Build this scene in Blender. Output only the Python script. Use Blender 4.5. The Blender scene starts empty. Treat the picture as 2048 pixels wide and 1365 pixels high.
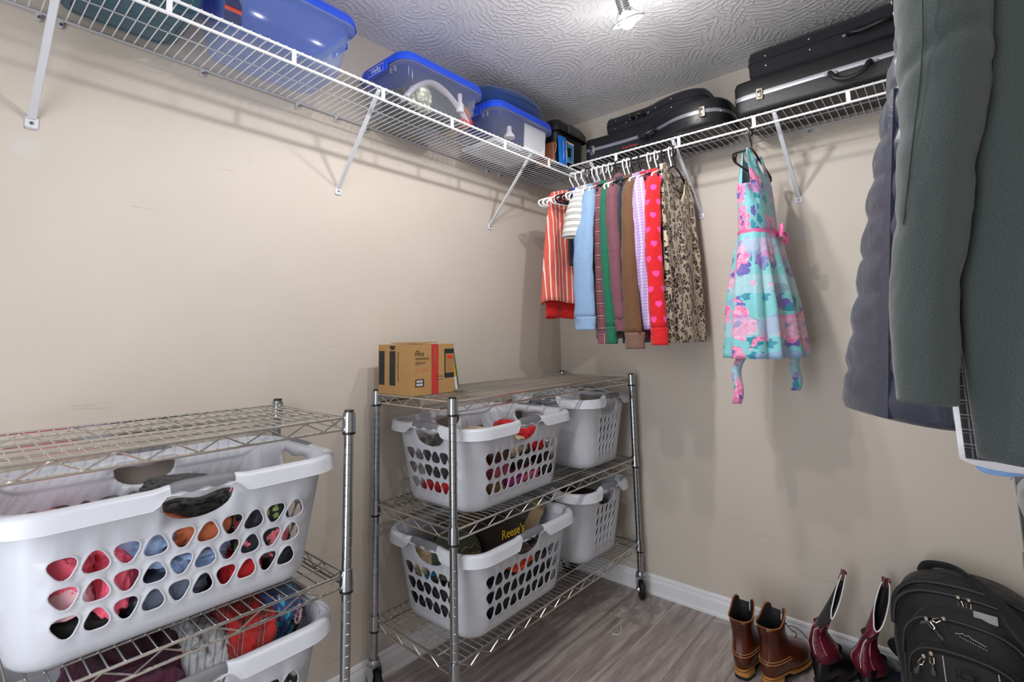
import bpy, bmesh, math, random
from mathutils import Vector, Matrix, noise
from mathutils.geometry import delaunay_2d_cdt
sin, cos, pi = math.sin, math.cos, math.pi
random.seed(7)
sc = bpy.context.scene
COL = sc.collection
# ------------------------------------------------------------------ camera
CAM = Vector((1.6345, -2.4819, 1.2302)); FPX = 1020.97; PPX, PPY = 944.67, 553.01
RT = Vector((0.73016808, 0.68316257, -0.01197782)); UP = Vector((0.08912196, -0.07784435, 0.99297408)); FW = Vector((-0.67743033, 0.72610547, 0.11772425))
cd = bpy.data.cameras.new('camera'); cam = bpy.data.objects.new('camera', cd); COL.objects.link(cam)
cd.sensor_fit = 'HORIZONTAL'; cd.sensor_width = 36; cd.lens = 36 * FPX / 2048; cd.clip_start = .02
cd.shift_x = (1024 - PPX) / 2048; cd.shift_y = (PPY - 682.5) / 2048
cam.matrix_world = Matrix(((RT.x, UP.x, -FW.x, CAM.x), (RT.y, UP.y, -FW.y, CAM.y), (RT.z, UP.z, -FW.z, CAM.z), (0, 0, 0, 1)))
sc.camera = cam
def bp(px, py, ax, val):            # photo pixel -> point on the plane x/y/z = val
    d = RT * ((px - PPX) / FPX) + UP * (-(py - PPY) / FPX) + FW
    i = 'xyz'.index(ax); return CAM + d * ((val - CAM[i]) / d[i])
# ------------------------------------------------------------------ light
H = 2.44; RX = 2.13; RY = -3.05
w = bpy.data.worlds.new('world'); sc.world = w; w.use_nodes = True
w.node_tree.nodes['Background'].inputs[0].default_value = (.93, .96, 1, 1); w.node_tree.nodes['Background'].inputs[1].default_value = .6
vs = sc.view_settings; vs.view_transform = 'Standard'; vs.look = 'None'; vs.exposure = 0.0; vs.gamma = 1; vs.use_curve_mapping = False
LAMPS = [(.918, -.921, 2.30), (.925, -1.38, 2.30), (.93, -1.76, 2.30)]
SPOT_W, POINT_W, FILL_W = 12.0, 3.2, 26.0
def light(name, kind, loc, power, **k):
    l = bpy.data.lights.new(name, kind); l.energy = power; o = bpy.data.objects.new(name, l); COL.objects.link(o); o.location = loc
    for a, b in k.items(): setattr(l, a, b)
    return o
lo = light('added_fill_light', 'AREA', (1.05, RY - .12, 1.05), FILL_W, shape='RECTANGLE', size=.8, size_y=1.9, color=(.93, .96, 1)); lo.rotation_euler = (pi / 2, 0, 0)  # unseen area light added behind the camera as fill for the closet
# ------------------------------------------------------------------ objects
def tag(o, label=None, cat=None, group=None, kind=None):
    for k, v in (('label', label), ('category', cat), ('group', group), ('kind', kind)):
        if v: o[k] = v
    return o
def thing(name, label, cat, loc=(0, 0, 0), rz=0, group=None, rot=None):
    o = bpy.data.objects.new(name, None); COL.objects.link(o); o.location = loc; o.rotation_euler = rot if rot else (0, 0, rz); o.empty_display_size = .02
    return tag(o, label, cat, group)
class MB:
    def __init__(s): s.v = []; s.f = []; s.uv = []
    def add(s, vs, fs, uv=None):
        b = len(s.v); s.v += [tuple(p) for p in vs]; s.f += [tuple(b + i for i in f) for f in fs]; s.uv += list(uv) if uv else [(p[1], p[2]) for p in vs]; return s
    def box(s, c, d, M=None):
        vs = [Vector((c[0] + sx * d[0] / 2, c[1] + sy * d[1] / 2, c[2] + sz * d[2] / 2)) for sx in (-1, 1) for sy in (-1, 1) for sz in (-1, 1)]
        if M: vs = [M @ p for p in vs]
        return s.add(vs, [(0, 1, 3, 2), (4, 6, 7, 5), (0, 4, 5, 1), (2, 3, 7, 6), (0, 2, 6, 4), (1, 5, 7, 3)])
    def rbox(s, c, d, r=.01, n=3, M=None):     # box with rounded vertical edges and softened top/bottom
        rings = []
        for z, ins in ((-d[2] / 2, min(r, d[2] / 3)), (-d[2] / 2 + min(r, d[2] / 3), 0), (d[2] / 2 - min(r, d[2] / 3), 0), (d[2] / 2, min(r, d[2] / 3))):
            rings.append([(c[0] + p[0], c[1] + p[1], c[2] + z) for p in rrect(d[0] / 2 - ins, d[1] / 2 - ins, max(r - ins * .5, .001), n)])
        if M: rings = [[M @ Vector(p) for p in q] for q in rings]
        return s.loft(rings, True, True)
    def loft(s, rings, cap0=False, cap1=False, close=True, uv=None):
        n = len(rings[0]); b = len(s.v)
        vs = [p for r in rings for p in r]; fs = []
        for i in range(len(rings) - 1):
            for j in range(n if close else n - 1):
                k = (j + 1) % n; fs.append((i * n + j, i * n + k, (i + 1) * n + k, (i + 1) * n + j))
        if cap0: fs.append(tuple(range(n))[::-1])
        if cap1: fs.append(tuple((len(rings) - 1) * n + j for j in range(n)))
        return s.add(vs, fs, uv)
    def tube(s, path, r, n=8, closed=False, caps=True, sq=None):
        P = [Vector(p) for p in path]; m = len(P); rs = r if isinstance(r, (list, tuple)) else [r] * m
        T = []
        for i in range(m):
            a = P[(i - 1) % m] if (closed or i > 0) else P[i]; b = P[(i + 1) % m] if (closed or i < m - 1) else P[i]
            t = b - a; T.append(t.normalized() if t.length > 1e-9 else Vector((0, 0, 1)))
        up = Vector((0, 0, 1)) if abs(T[0].z) < .9 else Vector((1, 0, 0))
        nrm = (up - T[0] * up.dot(T[0])).normalized(); rings = []
        for i in range(m):
            nrm = nrm - T[i] * nrm.dot(T[i])
            nrm = nrm.normalized() if nrm.length > 1e-6 else T[i].orthogonal().normalized()
            bi = T[i].cross(nrm); rx, ry = (rs[i], rs[i]) if sq is None else (rs[i], rs[i] * sq)
            rings.append([P[i] + nrm * (rx * cos(2 * pi * k / n)) + bi * (ry * sin(2 * pi * k / n)) for k in range(n)])
        if closed: return s.loft(rings + [rings[0]], False, False)
        return s.loft(rings, caps, caps)
    def lathe(s, prof, c=(0, 0, 0), n=16, M=None):
        rings = [[Vector((r * cos(2 * pi * k / n), r * sin(2 * pi * k / n), z)) for k in range(n)] for r, z in prof]
        C = Vector(c); rings = [[(M @ p if M else p) + C for p in q] for q in rings]
        return s.loft(rings, True, True)
    def prism(s, poly, z0, z1, M=None):
        r = [[Vector((x, y, z)) for x, y in poly] for z in (z0, z1)]
        if M: r = [[M @ p for p in q] for q in r]
        return s.loft(r, True, True)
    def build(s, name, mat, parent=None, smooth=True, ang=40):
        me = bpy.data.meshes.new(name); me.from_pydata(s.v, [], s.f); uvl = me.uv_layers.new(name='UVMap')
        idx = [0] * len(me.loops); me.loops.foreach_get('vertex_index', idx); flat = []
        for i in idx: flat += s.uv[i][:2]
        uvl.data.foreach_set('uv', flat)
        bm = bmesh.new(); bm.from_mesh(me); bmesh.ops.recalc_face_normals(bm, faces=bm.faces); bm.to_mesh(me); bm.free()
        if smooth:
            me.polygons.foreach_set('use_smooth', [True] * len(me.polygons))
            me.set_sharp_from_angle(angle=math.radians(ang))
        if mat: me.materials.append(mat)
        return place(name, me, parent)
def place(name, me, parent=None, loc=None, rot=None):
    o = bpy.data.objects.new(name, me); COL.objects.link(o); o.parent = parent
    if loc is not None: o.location = loc
    if rot is not None: o.rotation_euler = rot
    return o
def rrect(a, b, r, n=4):
    r = min(r, a * .999, b * .999); out = []
    for cx, cy, t0 in ((a - r, b - r, 0), (-a + r, b - r, pi / 2), (-a + r, -b + r, pi), (a - r, -b + r, 3 * pi / 2)):
        for k in range(n + 1): t = t0 + pi / 2 * k / n; out.append((cx + r * cos(t), cy + r * sin(t)))
    return out
def copy_tree(o, parent=None):
    c = o.copy(); COL.objects.link(c); c.parent = parent
    for ch in [q for q in o.children]: copy_tree(ch, c)
    return c
def lerp(a, b, t): return a + (b - a) * t
def interp(t, keys):
    for (t0, v0), (t1, v1) in zip(keys, keys[1:]):
        if t <= t1: return lerp(v0, v1, max(0, (t - t0) / (t1 - t0)))
    return keys[-1][1]
def smooth_path(pts, n=6, closed=False):
    P = [Vector(p) for p in pts]; m = len(P); out = []
    for i in range(m if closed else m - 1):
        g = lambda k: P[k % m] if closed else P[min(max(k, 0), m - 1)]
        a, b, c, d = g(i - 1), g(i), g(i + 1), g(i + 2)
        for k in range(n):
            t = k / n; out.append(.5 * ((2 * b) + (c - a) * t + (2 * a - 5 * b + 4 * c - d) * t * t + (3 * b - a - 3 * c + d) * t ** 3))
    if not closed: out.append(P[-1])
    return out
def text_mesh(txt, size, ext=.0004, shear=0.0):
    cu = bpy.data.curves.new('lettering', 'FONT'); cu.body = txt; cu.size = size; cu.extrude = ext; cu.shear = shear; cu.align_x = 'CENTER'; cu.align_y = 'CENTER'; cu.resolution_u = 3
    o = bpy.data.objects.new('lettering', cu); COL.objects.link(o); dg = bpy.context.evaluated_depsgraph_get()
    me = bpy.data.meshes.new_from_object(o.evaluated_get(dg)); bpy.data.objects.remove(o); return me
def letter(txt, size, mat, parent, loc, xdir, ydir, name='lettering', ext=.0004, shear=0.0, sx=1.0):
    me = text_mesh(txt, size, ext, shear); me.materials.clear(); me.materials.append(mat)
    x = Vector(xdir).normalized(); y = Vector(ydir).normalized(); z = x.cross(y)
    M = Matrix(((x.x * sx, y.x, z.x, loc[0]), (x.y * sx, y.y, z.y, loc[1]), (x.z * sx, y.z, z.z, loc[2]), (0, 0, 0, 1)))
    me.transform(M); return place(name, me, parent)
# ------------------------------------------------------------------ material kit
def C(h):
    h = h.lstrip('#'); c = [int(h[i:i + 2], 16) / 255 for i in (0, 2, 4)]
    return tuple(x / 12.92 if x <= .04045 else ((x + .055) / 1.055) ** 2.4 for x in c) + (1,)
class S:
    def __init__(s, g, k): s.g = g; s.k = k
    def __add__(s, o): return s.g.m('ADD', s, o)
    def __sub__(s, o): return s.g.m('SUBTRACT', s, o)
    def __rsub__(s, o): return s.g.m('SUBTRACT', o, s)
    def __mul__(s, o): return s.g.m('MULTIPLY', s, o)
    __radd__ = __add__; __rmul__ = __mul__
    def __truediv__(s, o): return s.g.m('DIVIDE', s, o)
    def __lt__(s, o): return s.g.m('LESS_THAN', s, o)
    def __gt__(s, o): return s.g.m('GREATER_THAN', s, o)
class Mat:
    def __init__(s, name, col='#808080', rough=.5, metal=0.0, **kw):
        s.mat = bpy.data.materials.new(name); s.mat.use_nodes = True; s.t = s.mat.node_tree; s.b = s.t.nodes['Principled BSDF']; s.out = s.t.nodes['Material Output']
        s.b.inputs['Base Color'].default_value = C(col) if isinstance(col, str) else col
        s.b.inputs['Roughness'].default_value = rough; s.b.inputs['Metallic'].default_value = metal
        for k, v in kw.items(): s.b.inputs[k.replace('_', ' ')].default_value = v
    def setin(s, sock, v):
        if isinstance(v, S): s.t.links.new(v.k, sock)
        elif v is not None:
            try: sock.default_value = v
            except Exception: sock.default_value = v[:3]
    def n(s, typ, outk=0, props=None, **ins):
        nd = s.t.nodes.new('ShaderNode' + typ)
        for a, b in (props or {}).items(): setattr(nd, a, b)
        for a, b in ins.items():
            a = a.replace('_', ' '); s.setin(nd.inputs[int(a[1:])] if a[0] == 'i' and a[1:].isdigit() else nd.inputs[a], b)
        return S(s, nd.outputs[outk])
    def m(s, op, a, b=0.0, c=None):
        nd = s.t.nodes.new('ShaderNodeMath'); nd.operation = op; s.setin(nd.inputs[0], a); s.setin(nd.inputs[1], b)
        if c is not None: s.setin(nd.inputs[2], c)
        return S(s, nd.outputs[0])
    def mix(s, f, a, b):
        nd = s.t.nodes.new('ShaderNodeMix'); nd.data_type = 'RGBA'; s.setin(nd.inputs[0], f)
        s.setin(nd.inputs[6], C(a) if isinstance(a, str) else a); s.setin(nd.inputs[7], C(b) if isinstance(b, str) else b); return S(s, nd.outputs[2])
    def coords(s, kind='UV'): return s.n('TexCoord', kind)
    def sep(s, v):
        nd = s.t.nodes.new('ShaderNodeSeparateXYZ'); s.setin(nd.inputs[0], v); return [S(s, nd.outputs[i]) for i in range(3)]
    def comb(s, x, y, z=0.0): return s.n('CombineXYZ', 0, None, X=x, Y=y, Z=z)
    def vm(s, op, a, b, k=0):
        nd = s.t.nodes.new('ShaderNodeVectorMath'); nd.operation = op; s.setin(nd.inputs[0], a); s.setin(nd.inputs[1], b); return S(s, nd.outputs[k])
    def noise(s, v, scale, detail=2, rough=.5, dist=0.0, out='Fac'): return s.n('TexNoise', out, None, Vector=v, Scale=scale, Detail=detail, Roughness=rough, Distortion=dist)
    def vor(s, v, scale, rnd=1.0, out='Distance', feature='F1'):
        nd = s.t.nodes.new('ShaderNodeTexVoronoi'); nd.feature = feature; s.setin(nd.inputs['Vector'], v); nd.inputs['Scale'].default_value = scale; nd.inputs['Randomness'].default_value = rnd
        return (S(s, nd.outputs[out]) if isinstance(out, str) else [S(s, nd.outputs[o]) for o in out])
    def frac(s, x): return s.m('FRACT', x)
    def band(s, x, period, width, off=0.0): return s.frac(x / period + off) < width / period
    def color(s, v): s.setin(s.b.inputs['Base Color'], v); return s
    def bump(s, h, strength=.3, dist=.002):
        nd = s.t.nodes.new('ShaderNodeBump'); nd.inputs['Strength'].default_value = strength; nd.inputs['Distance'].default_value = dist; s.setin(nd.inputs['Height'], h)
        s.t.links.new(nd.outputs[0], s.b.inputs['Normal']); return s
def mat(name, col, rough=.5, metal=0.0, **k): return Mat(name, col, rough, metal, **k).mat
def cloth(name, col, rough=.88, var=.12, weave=900, bstr=.25, sheen=.15):
    g = Mat(name, col, rough); g.b.inputs['Sheen Weight'].default_value = sheen
    v = g.coords('UV'); c = g.mix(g.noise(v, 14, 3), tuple(x * (1 - var) for x in C(col)[:3]) + (1,), tuple(min(1, x * (1 + var)) for x in C(col)[:3]) + (1,))
    g.color(c); hh_ = g.noise(v, weave, 1) * .12 * (bstr / .25) + g.noise(v, 24, 3, .55, 1.2); g.bump(hh_, .55, .007); g.base = c; g.uv = v; return g
# ------------------------------------------------------------------ shared materials
g = Mat('wall_paint', '#c9c0b5', .62); v = g.coords('Object'); fine = g.noise(v, 3, 4, .6)
pc = g.mix(fine, '#c5bcb1', '#cfc6bc')
spots = [bp(40, 285, 'x', 0), bp(60, 298, 'x', 0), bp(1690, 312, 'y', 0), bp(1640, 268, 'y', 0), bp(1590, 455, 'y', 0), bp(1600, 470, 'y', 0), bp(1378, 355, 'y', 0), bp(520, 745, 'x', 0), bp(980, 735, 'x', 0), bp(1640, 640, 'y', 0)]
wob = g.noise(v, 30, 2) * .03
for q in spots:
    d = g.vm('DISTANCE', v, (q.x, q.y, q.z), 1) + wob
    pc = g.mix((d < .045) * .3, pc, '#c9c9c8')
sx, sy, sz = g.sep(v)
scuff = (g.noise(g.comb(sx * 2.0, sy * 2.0, sz * 30.0), 2.2, 2, .5, .6) > .715) * (g.noise(v, 2.1, 1) > .5) * .22
pc = g.mix(scuff, pc, '#8f857b')
g.color(pc); g.bump(g.noise(v, 180, 2), .12, .001); WALL = g.mat
g = Mat('stippled_ceiling', '#e3e4e8', .55); v = g.coords('Object')
def swirl(scale, off, freq):
    vv = g.vm('ADD', v, off); wv = g.vm('ADD', vv, g.vm('SCALE', g.noise(vv, 7, 1, out='Color'), (0, 0, 0)))
    nd = g.t.nodes.new('ShaderNodeTexVoronoi'); nd.inputs['Scale'].default_value = scale; g.setin(nd.inputs['Vector'], vv); pos, colr = S(g, nd.outputs['Position']), S(g, nd.outputs['Color'])
    off2 = g.vm('MULTIPLY', g.vm('SUBTRACT', colr, (.5, .5, .5)), (2.2 / scale, 2.2 / scale, 0)); ctr = g.vm('ADD', pos, off2)
    dv = g.vm('SUBTRACT', vv, ctr); dv = g.vm('MULTIPLY', dv, (1, 1, 0)); r = g.vm('LENGTH', dv, (0, 0, 0), 1)
    r = r + g.noise(vv, 22, 2) * .03
    ring = g.m('POWER', g.m('ABSOLUTE', g.m('SINE', r * freq)), 11.0)
    return ring * (g.noise(vv, 13, 2) > .45)
hgt = g.m('MAXIMUM', swirl(6.5, (0, 0, 0), 150.), swirl(5.2, (3.1, 1.7, 0), 125.)); hgt = hgt + g.noise(v, 60, 2) * .25
g.bump(hgt, .5, .004); CEIL = g.mat
g = Mat('vinyl_plank', '#8f8580', .42); v = g.coords('Object'); rnd = g.n('ObjectInfo', 'Random'); x, y, z = g.sep(v)
gv = g.comb(x * 1.0 + rnd * 13., y * .09 + rnd * 7., rnd * 9.)
grain = g.noise(gv, 42, 5, .62, .7); fineg = g.noise(g.comb(x + rnd * 3., y * .03, rnd), 210, 3, .6)
wav = g.n('TexWave', 'Fac', {'bands_direction': 'X'}, Vector=g.comb(x + rnd * 3., y * .16, rnd), Scale=4.5, Distortion=12., Detail=4., Detail_Scale=1.3)
c = g.mix(g.m('MULTIPLY_ADD', grain, 1.7, -.35), '#776b67', '#d0c6c2'); c = g.mix(wav * .5, c, '#6b5f5c'); c = g.mix((fineg > .57) * .28, c, '#5a4f4d'); c = g.mix(rnd * .3, c, '#b3a8a5')
g.color(c); g.bump(fineg, .12, .001); PLANK = g.mat
TRIM = mat('trim_white', '#e6e7ec', .32); WIRE = mat('white_vinyl_wire', '#eceef2', .35); WIREG = mat('wire_grey', '#b9bcc2', .4)
BRK = mat('bracket_white', '#d5d8e0', .4); SCREW = mat('screw_steel', '#70757c', .35, .9)
g = Mat('chrome_rack', '#d9d9d4', .17, 1.0); CHROME = g.mat
POSTM = mat('chrome_post', '#aab0b4', .2, 1.0); BLACKP = mat('black_plastic', '#111214', .45); RUBBER = mat('black_rubber', '#0c0c0e', .5)
LAMPM = mat('lamp_metal', '#b4b7ba', .28, .9)
# ------------------------------------------------------------------ room shell
def struct(name, mb, m, smooth=False): o = mb.build(name, m, None, smooth); o['kind'] = 'structure'; return o
T = .1
struct('wall_left', MB().box((-T / 2, RY / 2, H / 2), (T, -RY + .2, H)), WALL)
struct('wall_back', MB().box((RX / 2, T / 2, H / 2), (RX, T, H)), WALL)
struct('wall_right', MB().box((RX + T / 2, RY / 2, H / 2), (T, -RY + .2, H)), WALL)
mb = MB(); mb.box((.31, RY - T / 2, H / 2), (.62, T, H)); mb.box((1.805, RY - T / 2, H / 2), (.65, T, H)); mb.box((1.05, RY - T / 2, 2.255), (.86, T, .37)); struct('wall_front', mb, WALL)
struct('ceiling', MB().box((RX / 2, RY / 2, H + T / 2), (RX + .2, -RY + .2, T)), CEIL)
floor = struct('floor', MB().box((RX / 2, RY / 2, -.03), (RX + .2, -RY + .2, .05)), mat('floor_base', '#2a2624', .8))
pm = MB(); PWD, PL = .172, 1.22
pm.loft([[(a, b, z) for a, b in rrect(PWD / 2 - i, PL / 2 - i, .0006, 1)] for z, i in ((-.005, .0004), (-.0012, .0004), (0, .0013))], True, True)
pob = pm.build('plank', PLANK, floor, True, 30); first = True
r0 = 0
for k in range(-3, 12):
    xc = .417 + PWD * (k - .5); off = {1: -.30}.get(k, -.30 + .43 * ((k * 37) % 5) - .2 * (k % 2)) % PL
    for j in range(-1, 4):
        y1 = off - j * PL; y0 = y1 - PL
        if y0 > -.02 or y1 < RY + .02: continue
        ya, yb = max(y0, RY), min(y1, -.0005)
        xa, xb = max(xc - PWD / 2, 0), min(xc + PWD / 2, RX)
        if xb - xa < .02 or yb - ya < .02: continue
        o = pob if first else pob.copy()
        if not first: COL.objects.link(o)
        first = False; o.location = ((xa + xb) / 2, (ya + yb) / 2, 0); o.scale = ((xb - xa) / PWD, (yb - ya) / PL, 1)
prof = [(0, 0), (.015, 0), (.0155, .012), (.0125, .018), (.0125, .058), (.0105, .066), (.0085, .074), (.0095, .078), (.007, .086), (.003, .090), (0, .090)]
def baseboard(name, fn, a, b): struct(name, MB().loft([[fn(d, z, t) for d, z in prof] for t in (a, b)], True, True), TRIM)
baseboard('baseboard_left', lambda d, z, t: (d, t, z), RY, 0); baseboard('baseboard_back', lambda d, z, t: (t, -d, z), 0.0155, RX - .0155); baseboard('baseboard_right', lambda d, z, t: (RX - d, t, z), RY, 0)
mb = MB()
for xx in (.62, 1.48): mb.box((xx, RY - T / 2, 1.035), (.02, T + .03, 2.07))
mb.box((1.05, RY - T / 2, 2.06), (.86, T + .03, .02)); struct('trim_1', mb, TRIM)
# ------------------------------------------------------------------ wire closet shelving
def wire_shelf(label, org, du, dv, n, zt, dz, length, spacers, clips, mids, pitch=.0254, plain=True):
    """org at the wall; du = unit along the wall, dv = unit away from the wall"""
    du, dv = Vector(du), Vector(dv); t = thing('wire_shelf', label, 'shelf', (org[0], org[1], zt))
    D = .306; P = lambda a, b, c=0: du * a + dv * b + Vector((0, 0, c))
    MB().tube([P(0, D), P(length, D)], .0042).build('front_rail', WIRE, t)
    MB().tube([P(0, D, -dz), P(length, D, -dz)], .0046).build('hanging_rail', WIRE, t)
    MB().tube([P(0, .009), P(length, .009)], .0036).build('wall_rail', WIREG, t)
    for mfrac in mids: MB().tube([P(0, D * mfrac, -.0038), P(length, D * mfrac, -.0038)], .002, 6).build('middle_rail', WIREG, t)
    w0 = MB().tube([P(0, .004, .0045), P(0, D - .004, .0052), P(0, D + .0035, .0035), P(0, D + .0055, -.001)], .00165, 6).build('cross_wire', WIRE, t)
    for k in range(1, n):
        place('cross_wire', w0.data, t, P(pitch * k, 0))
    w0.location = P(pitch * .5, 0)
    if spacers:
        s0 = MB().box((0, 0, 0), (.004 + abs(du.x) * .009, .004 + abs(du.y) * .009, dz - .002)).build('spacer', WIRE, t, False); s0.location = P(spacers[0], D, -dz / 2)
        for a in spacers[1:]: place('spacer', s0.data, t, P(a, D, -dz / 2))
    if clips:
        M = Matrix((tuple(du) + (0,), tuple(dv) + (0,), (0, 0, 1, 0), (0, 0, 0, 1))).transposed()
        cm = MB(); cm.rbox((0, .006, -.009), (.013, .012, .026), .004, 3, M); c0 = cm.build('wall_clip', WIREG, t); c0.location = P(clips[0], 0, 0)
        sm = MB(); sm.lathe([(.0001, -.001), (.004, -.001), (.0035, .0012), (.0001, .0018)], (0, 0, 0), 10, M @ Matrix.Rotation(-pi / 2, 4, 'X')); sob = sm.build('screw', SCREW, c0); sob.location = P(0, .013, -.014)
        for a in clips[1:]: q = place('wall_clip', c0.data, t, P(a, 0, 0)); place('screw', sob.data, q, P(0, .013, -.014))
    return t
ZL, DZL, ZR, DZR = 2.064, .040, 2.083, .0437
YS = -2.95
wire_shelf('white wire shelf holding the plastic totes along the long beige wall', (0, YS), (0, 1, 0), (1, 0, 0), 116, ZL, DZL, 2.94, [YS * -1 + y for y in (-2.76, -2.45, -2.133, -1.807, -1.487, -1.161, -.843, -.515)], [YS * -1 + y for y in (-2.344, -2.30, -1.953, -1.637, -1.479, -1.343, -.62, -.52)], (.5,))
wire_shelf('white wire shelf holding the black instrument cases above the hanging shirts', (.29, 0), (1, 0, 0), (0, -1, 0), 72, ZR, DZR, 1.835, [x - .29 for x in (.544, .84, 1.135, 1.438, 1.74)], [x - .29 for x in (.62, 1.27, 1.7)], (.5,))
wire_shelf('white wire shelf that carries the hanging coats', (RX, -2.95), (0, 1, 0), (-1, 0, 0), 100, ZL, DZL, 2.62, [.3 * k + .2 for k in range(8)], [.5, 1.5, 2.4], (.5,))
def bracket(label, foot, top, wall, grp):
    t = thing('shelf_bracket', label, 'bracket', foot, 0, grp); F = Vector((0, 0, 0)); Tp = Vector(top) - Vector(foot); nrm = Vector(wall); side = Vector((0, 0, 1)).cross(nrm)
    d = Tp.normalized(); u = d.cross(side).normalized()
    mb = MB(); A = F + nrm * .005; ring = lambda c, w, h: [c + side * w + u * h * .3, c + side * w * .6 + u * h, c - side * w * .6 + u * h, c - side * w + u * h * .3, c - side * w * .8 - u * h * .6, c + side * w * .8 - u * h * .6]
    mb.loft([ring(lerp(A, Tp, k), wd, .0045) for k, wd in ((.0, .010), (.06, .0085), (.5, .0085), (.97, .0085), (1, .007))], True, True)
    mb.build('brace', BRK, t)
    pl = MB(); M = Matrix((tuple(side) + (0,), tuple(nrm) + (0,), (0, 0, 1, 0), (0, 0, 0, 1))).transposed(); pl.rbox((0, .002, -.010), (.027, .004, .034), .004, 3, M); pl.build('foot_plate', BRK, t)
    sm = MB(); sm.lathe([(.0001, 0), (.0045, 0), (.004, .0018), (.0001, .0024)], nrm * .004 + Vector((0, 0, -.012)), 12, M @ Matrix.Rotation(-pi / 2, 4, 'X')); sm.build('screw', SCREW, t)
    mb = MB(); 
    for s in (-.012, .012): mb.tube([Tp - side * s * .3, Tp + side * s + Vector((0, 0, .006)), Tp + side * s + Vector((0, 0, .012)) - nrm * .004], .0022, 6)
    mb.build('hook', BRK, t); return t
GL = 'braces under the tote shelf'
bracket('white shelf brace nearest the doorway end of the tote shelf', (0, -2.338, 1.785), (.300, -2.338, ZL - .008), (1, 0, 0), GL)
bracket('white shelf brace below the clear tote with the logo lid', (0, -1.462, 1.79), (.300, -1.500, ZL - .008), (1, 0, 0), GL)
bracket('white shelf brace nearest the corner, below the tote with the white paper', (0, -.597, 1.785), (.300, -.650, ZL - .008), (1, 0, 0), GL)
GR = 'braces under the instrument case shelf'
bracket('white shelf brace to the right of the floral dress', (1.21, 0, 1.80), (1.206, -.300, ZR - .008), (0, -1, 0), GR)
bracket('white shelf brace behind the leopard print top', (.812, 0, 1.80), (.812, -.300, ZR - .008), (0, -1, 0), GR)
bracket('white shelf brace behind the row of shirts near the corner', (.406, 0, 1.80), (.406, -.300, ZR - .008), (0, -1, 0), GR)
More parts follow.
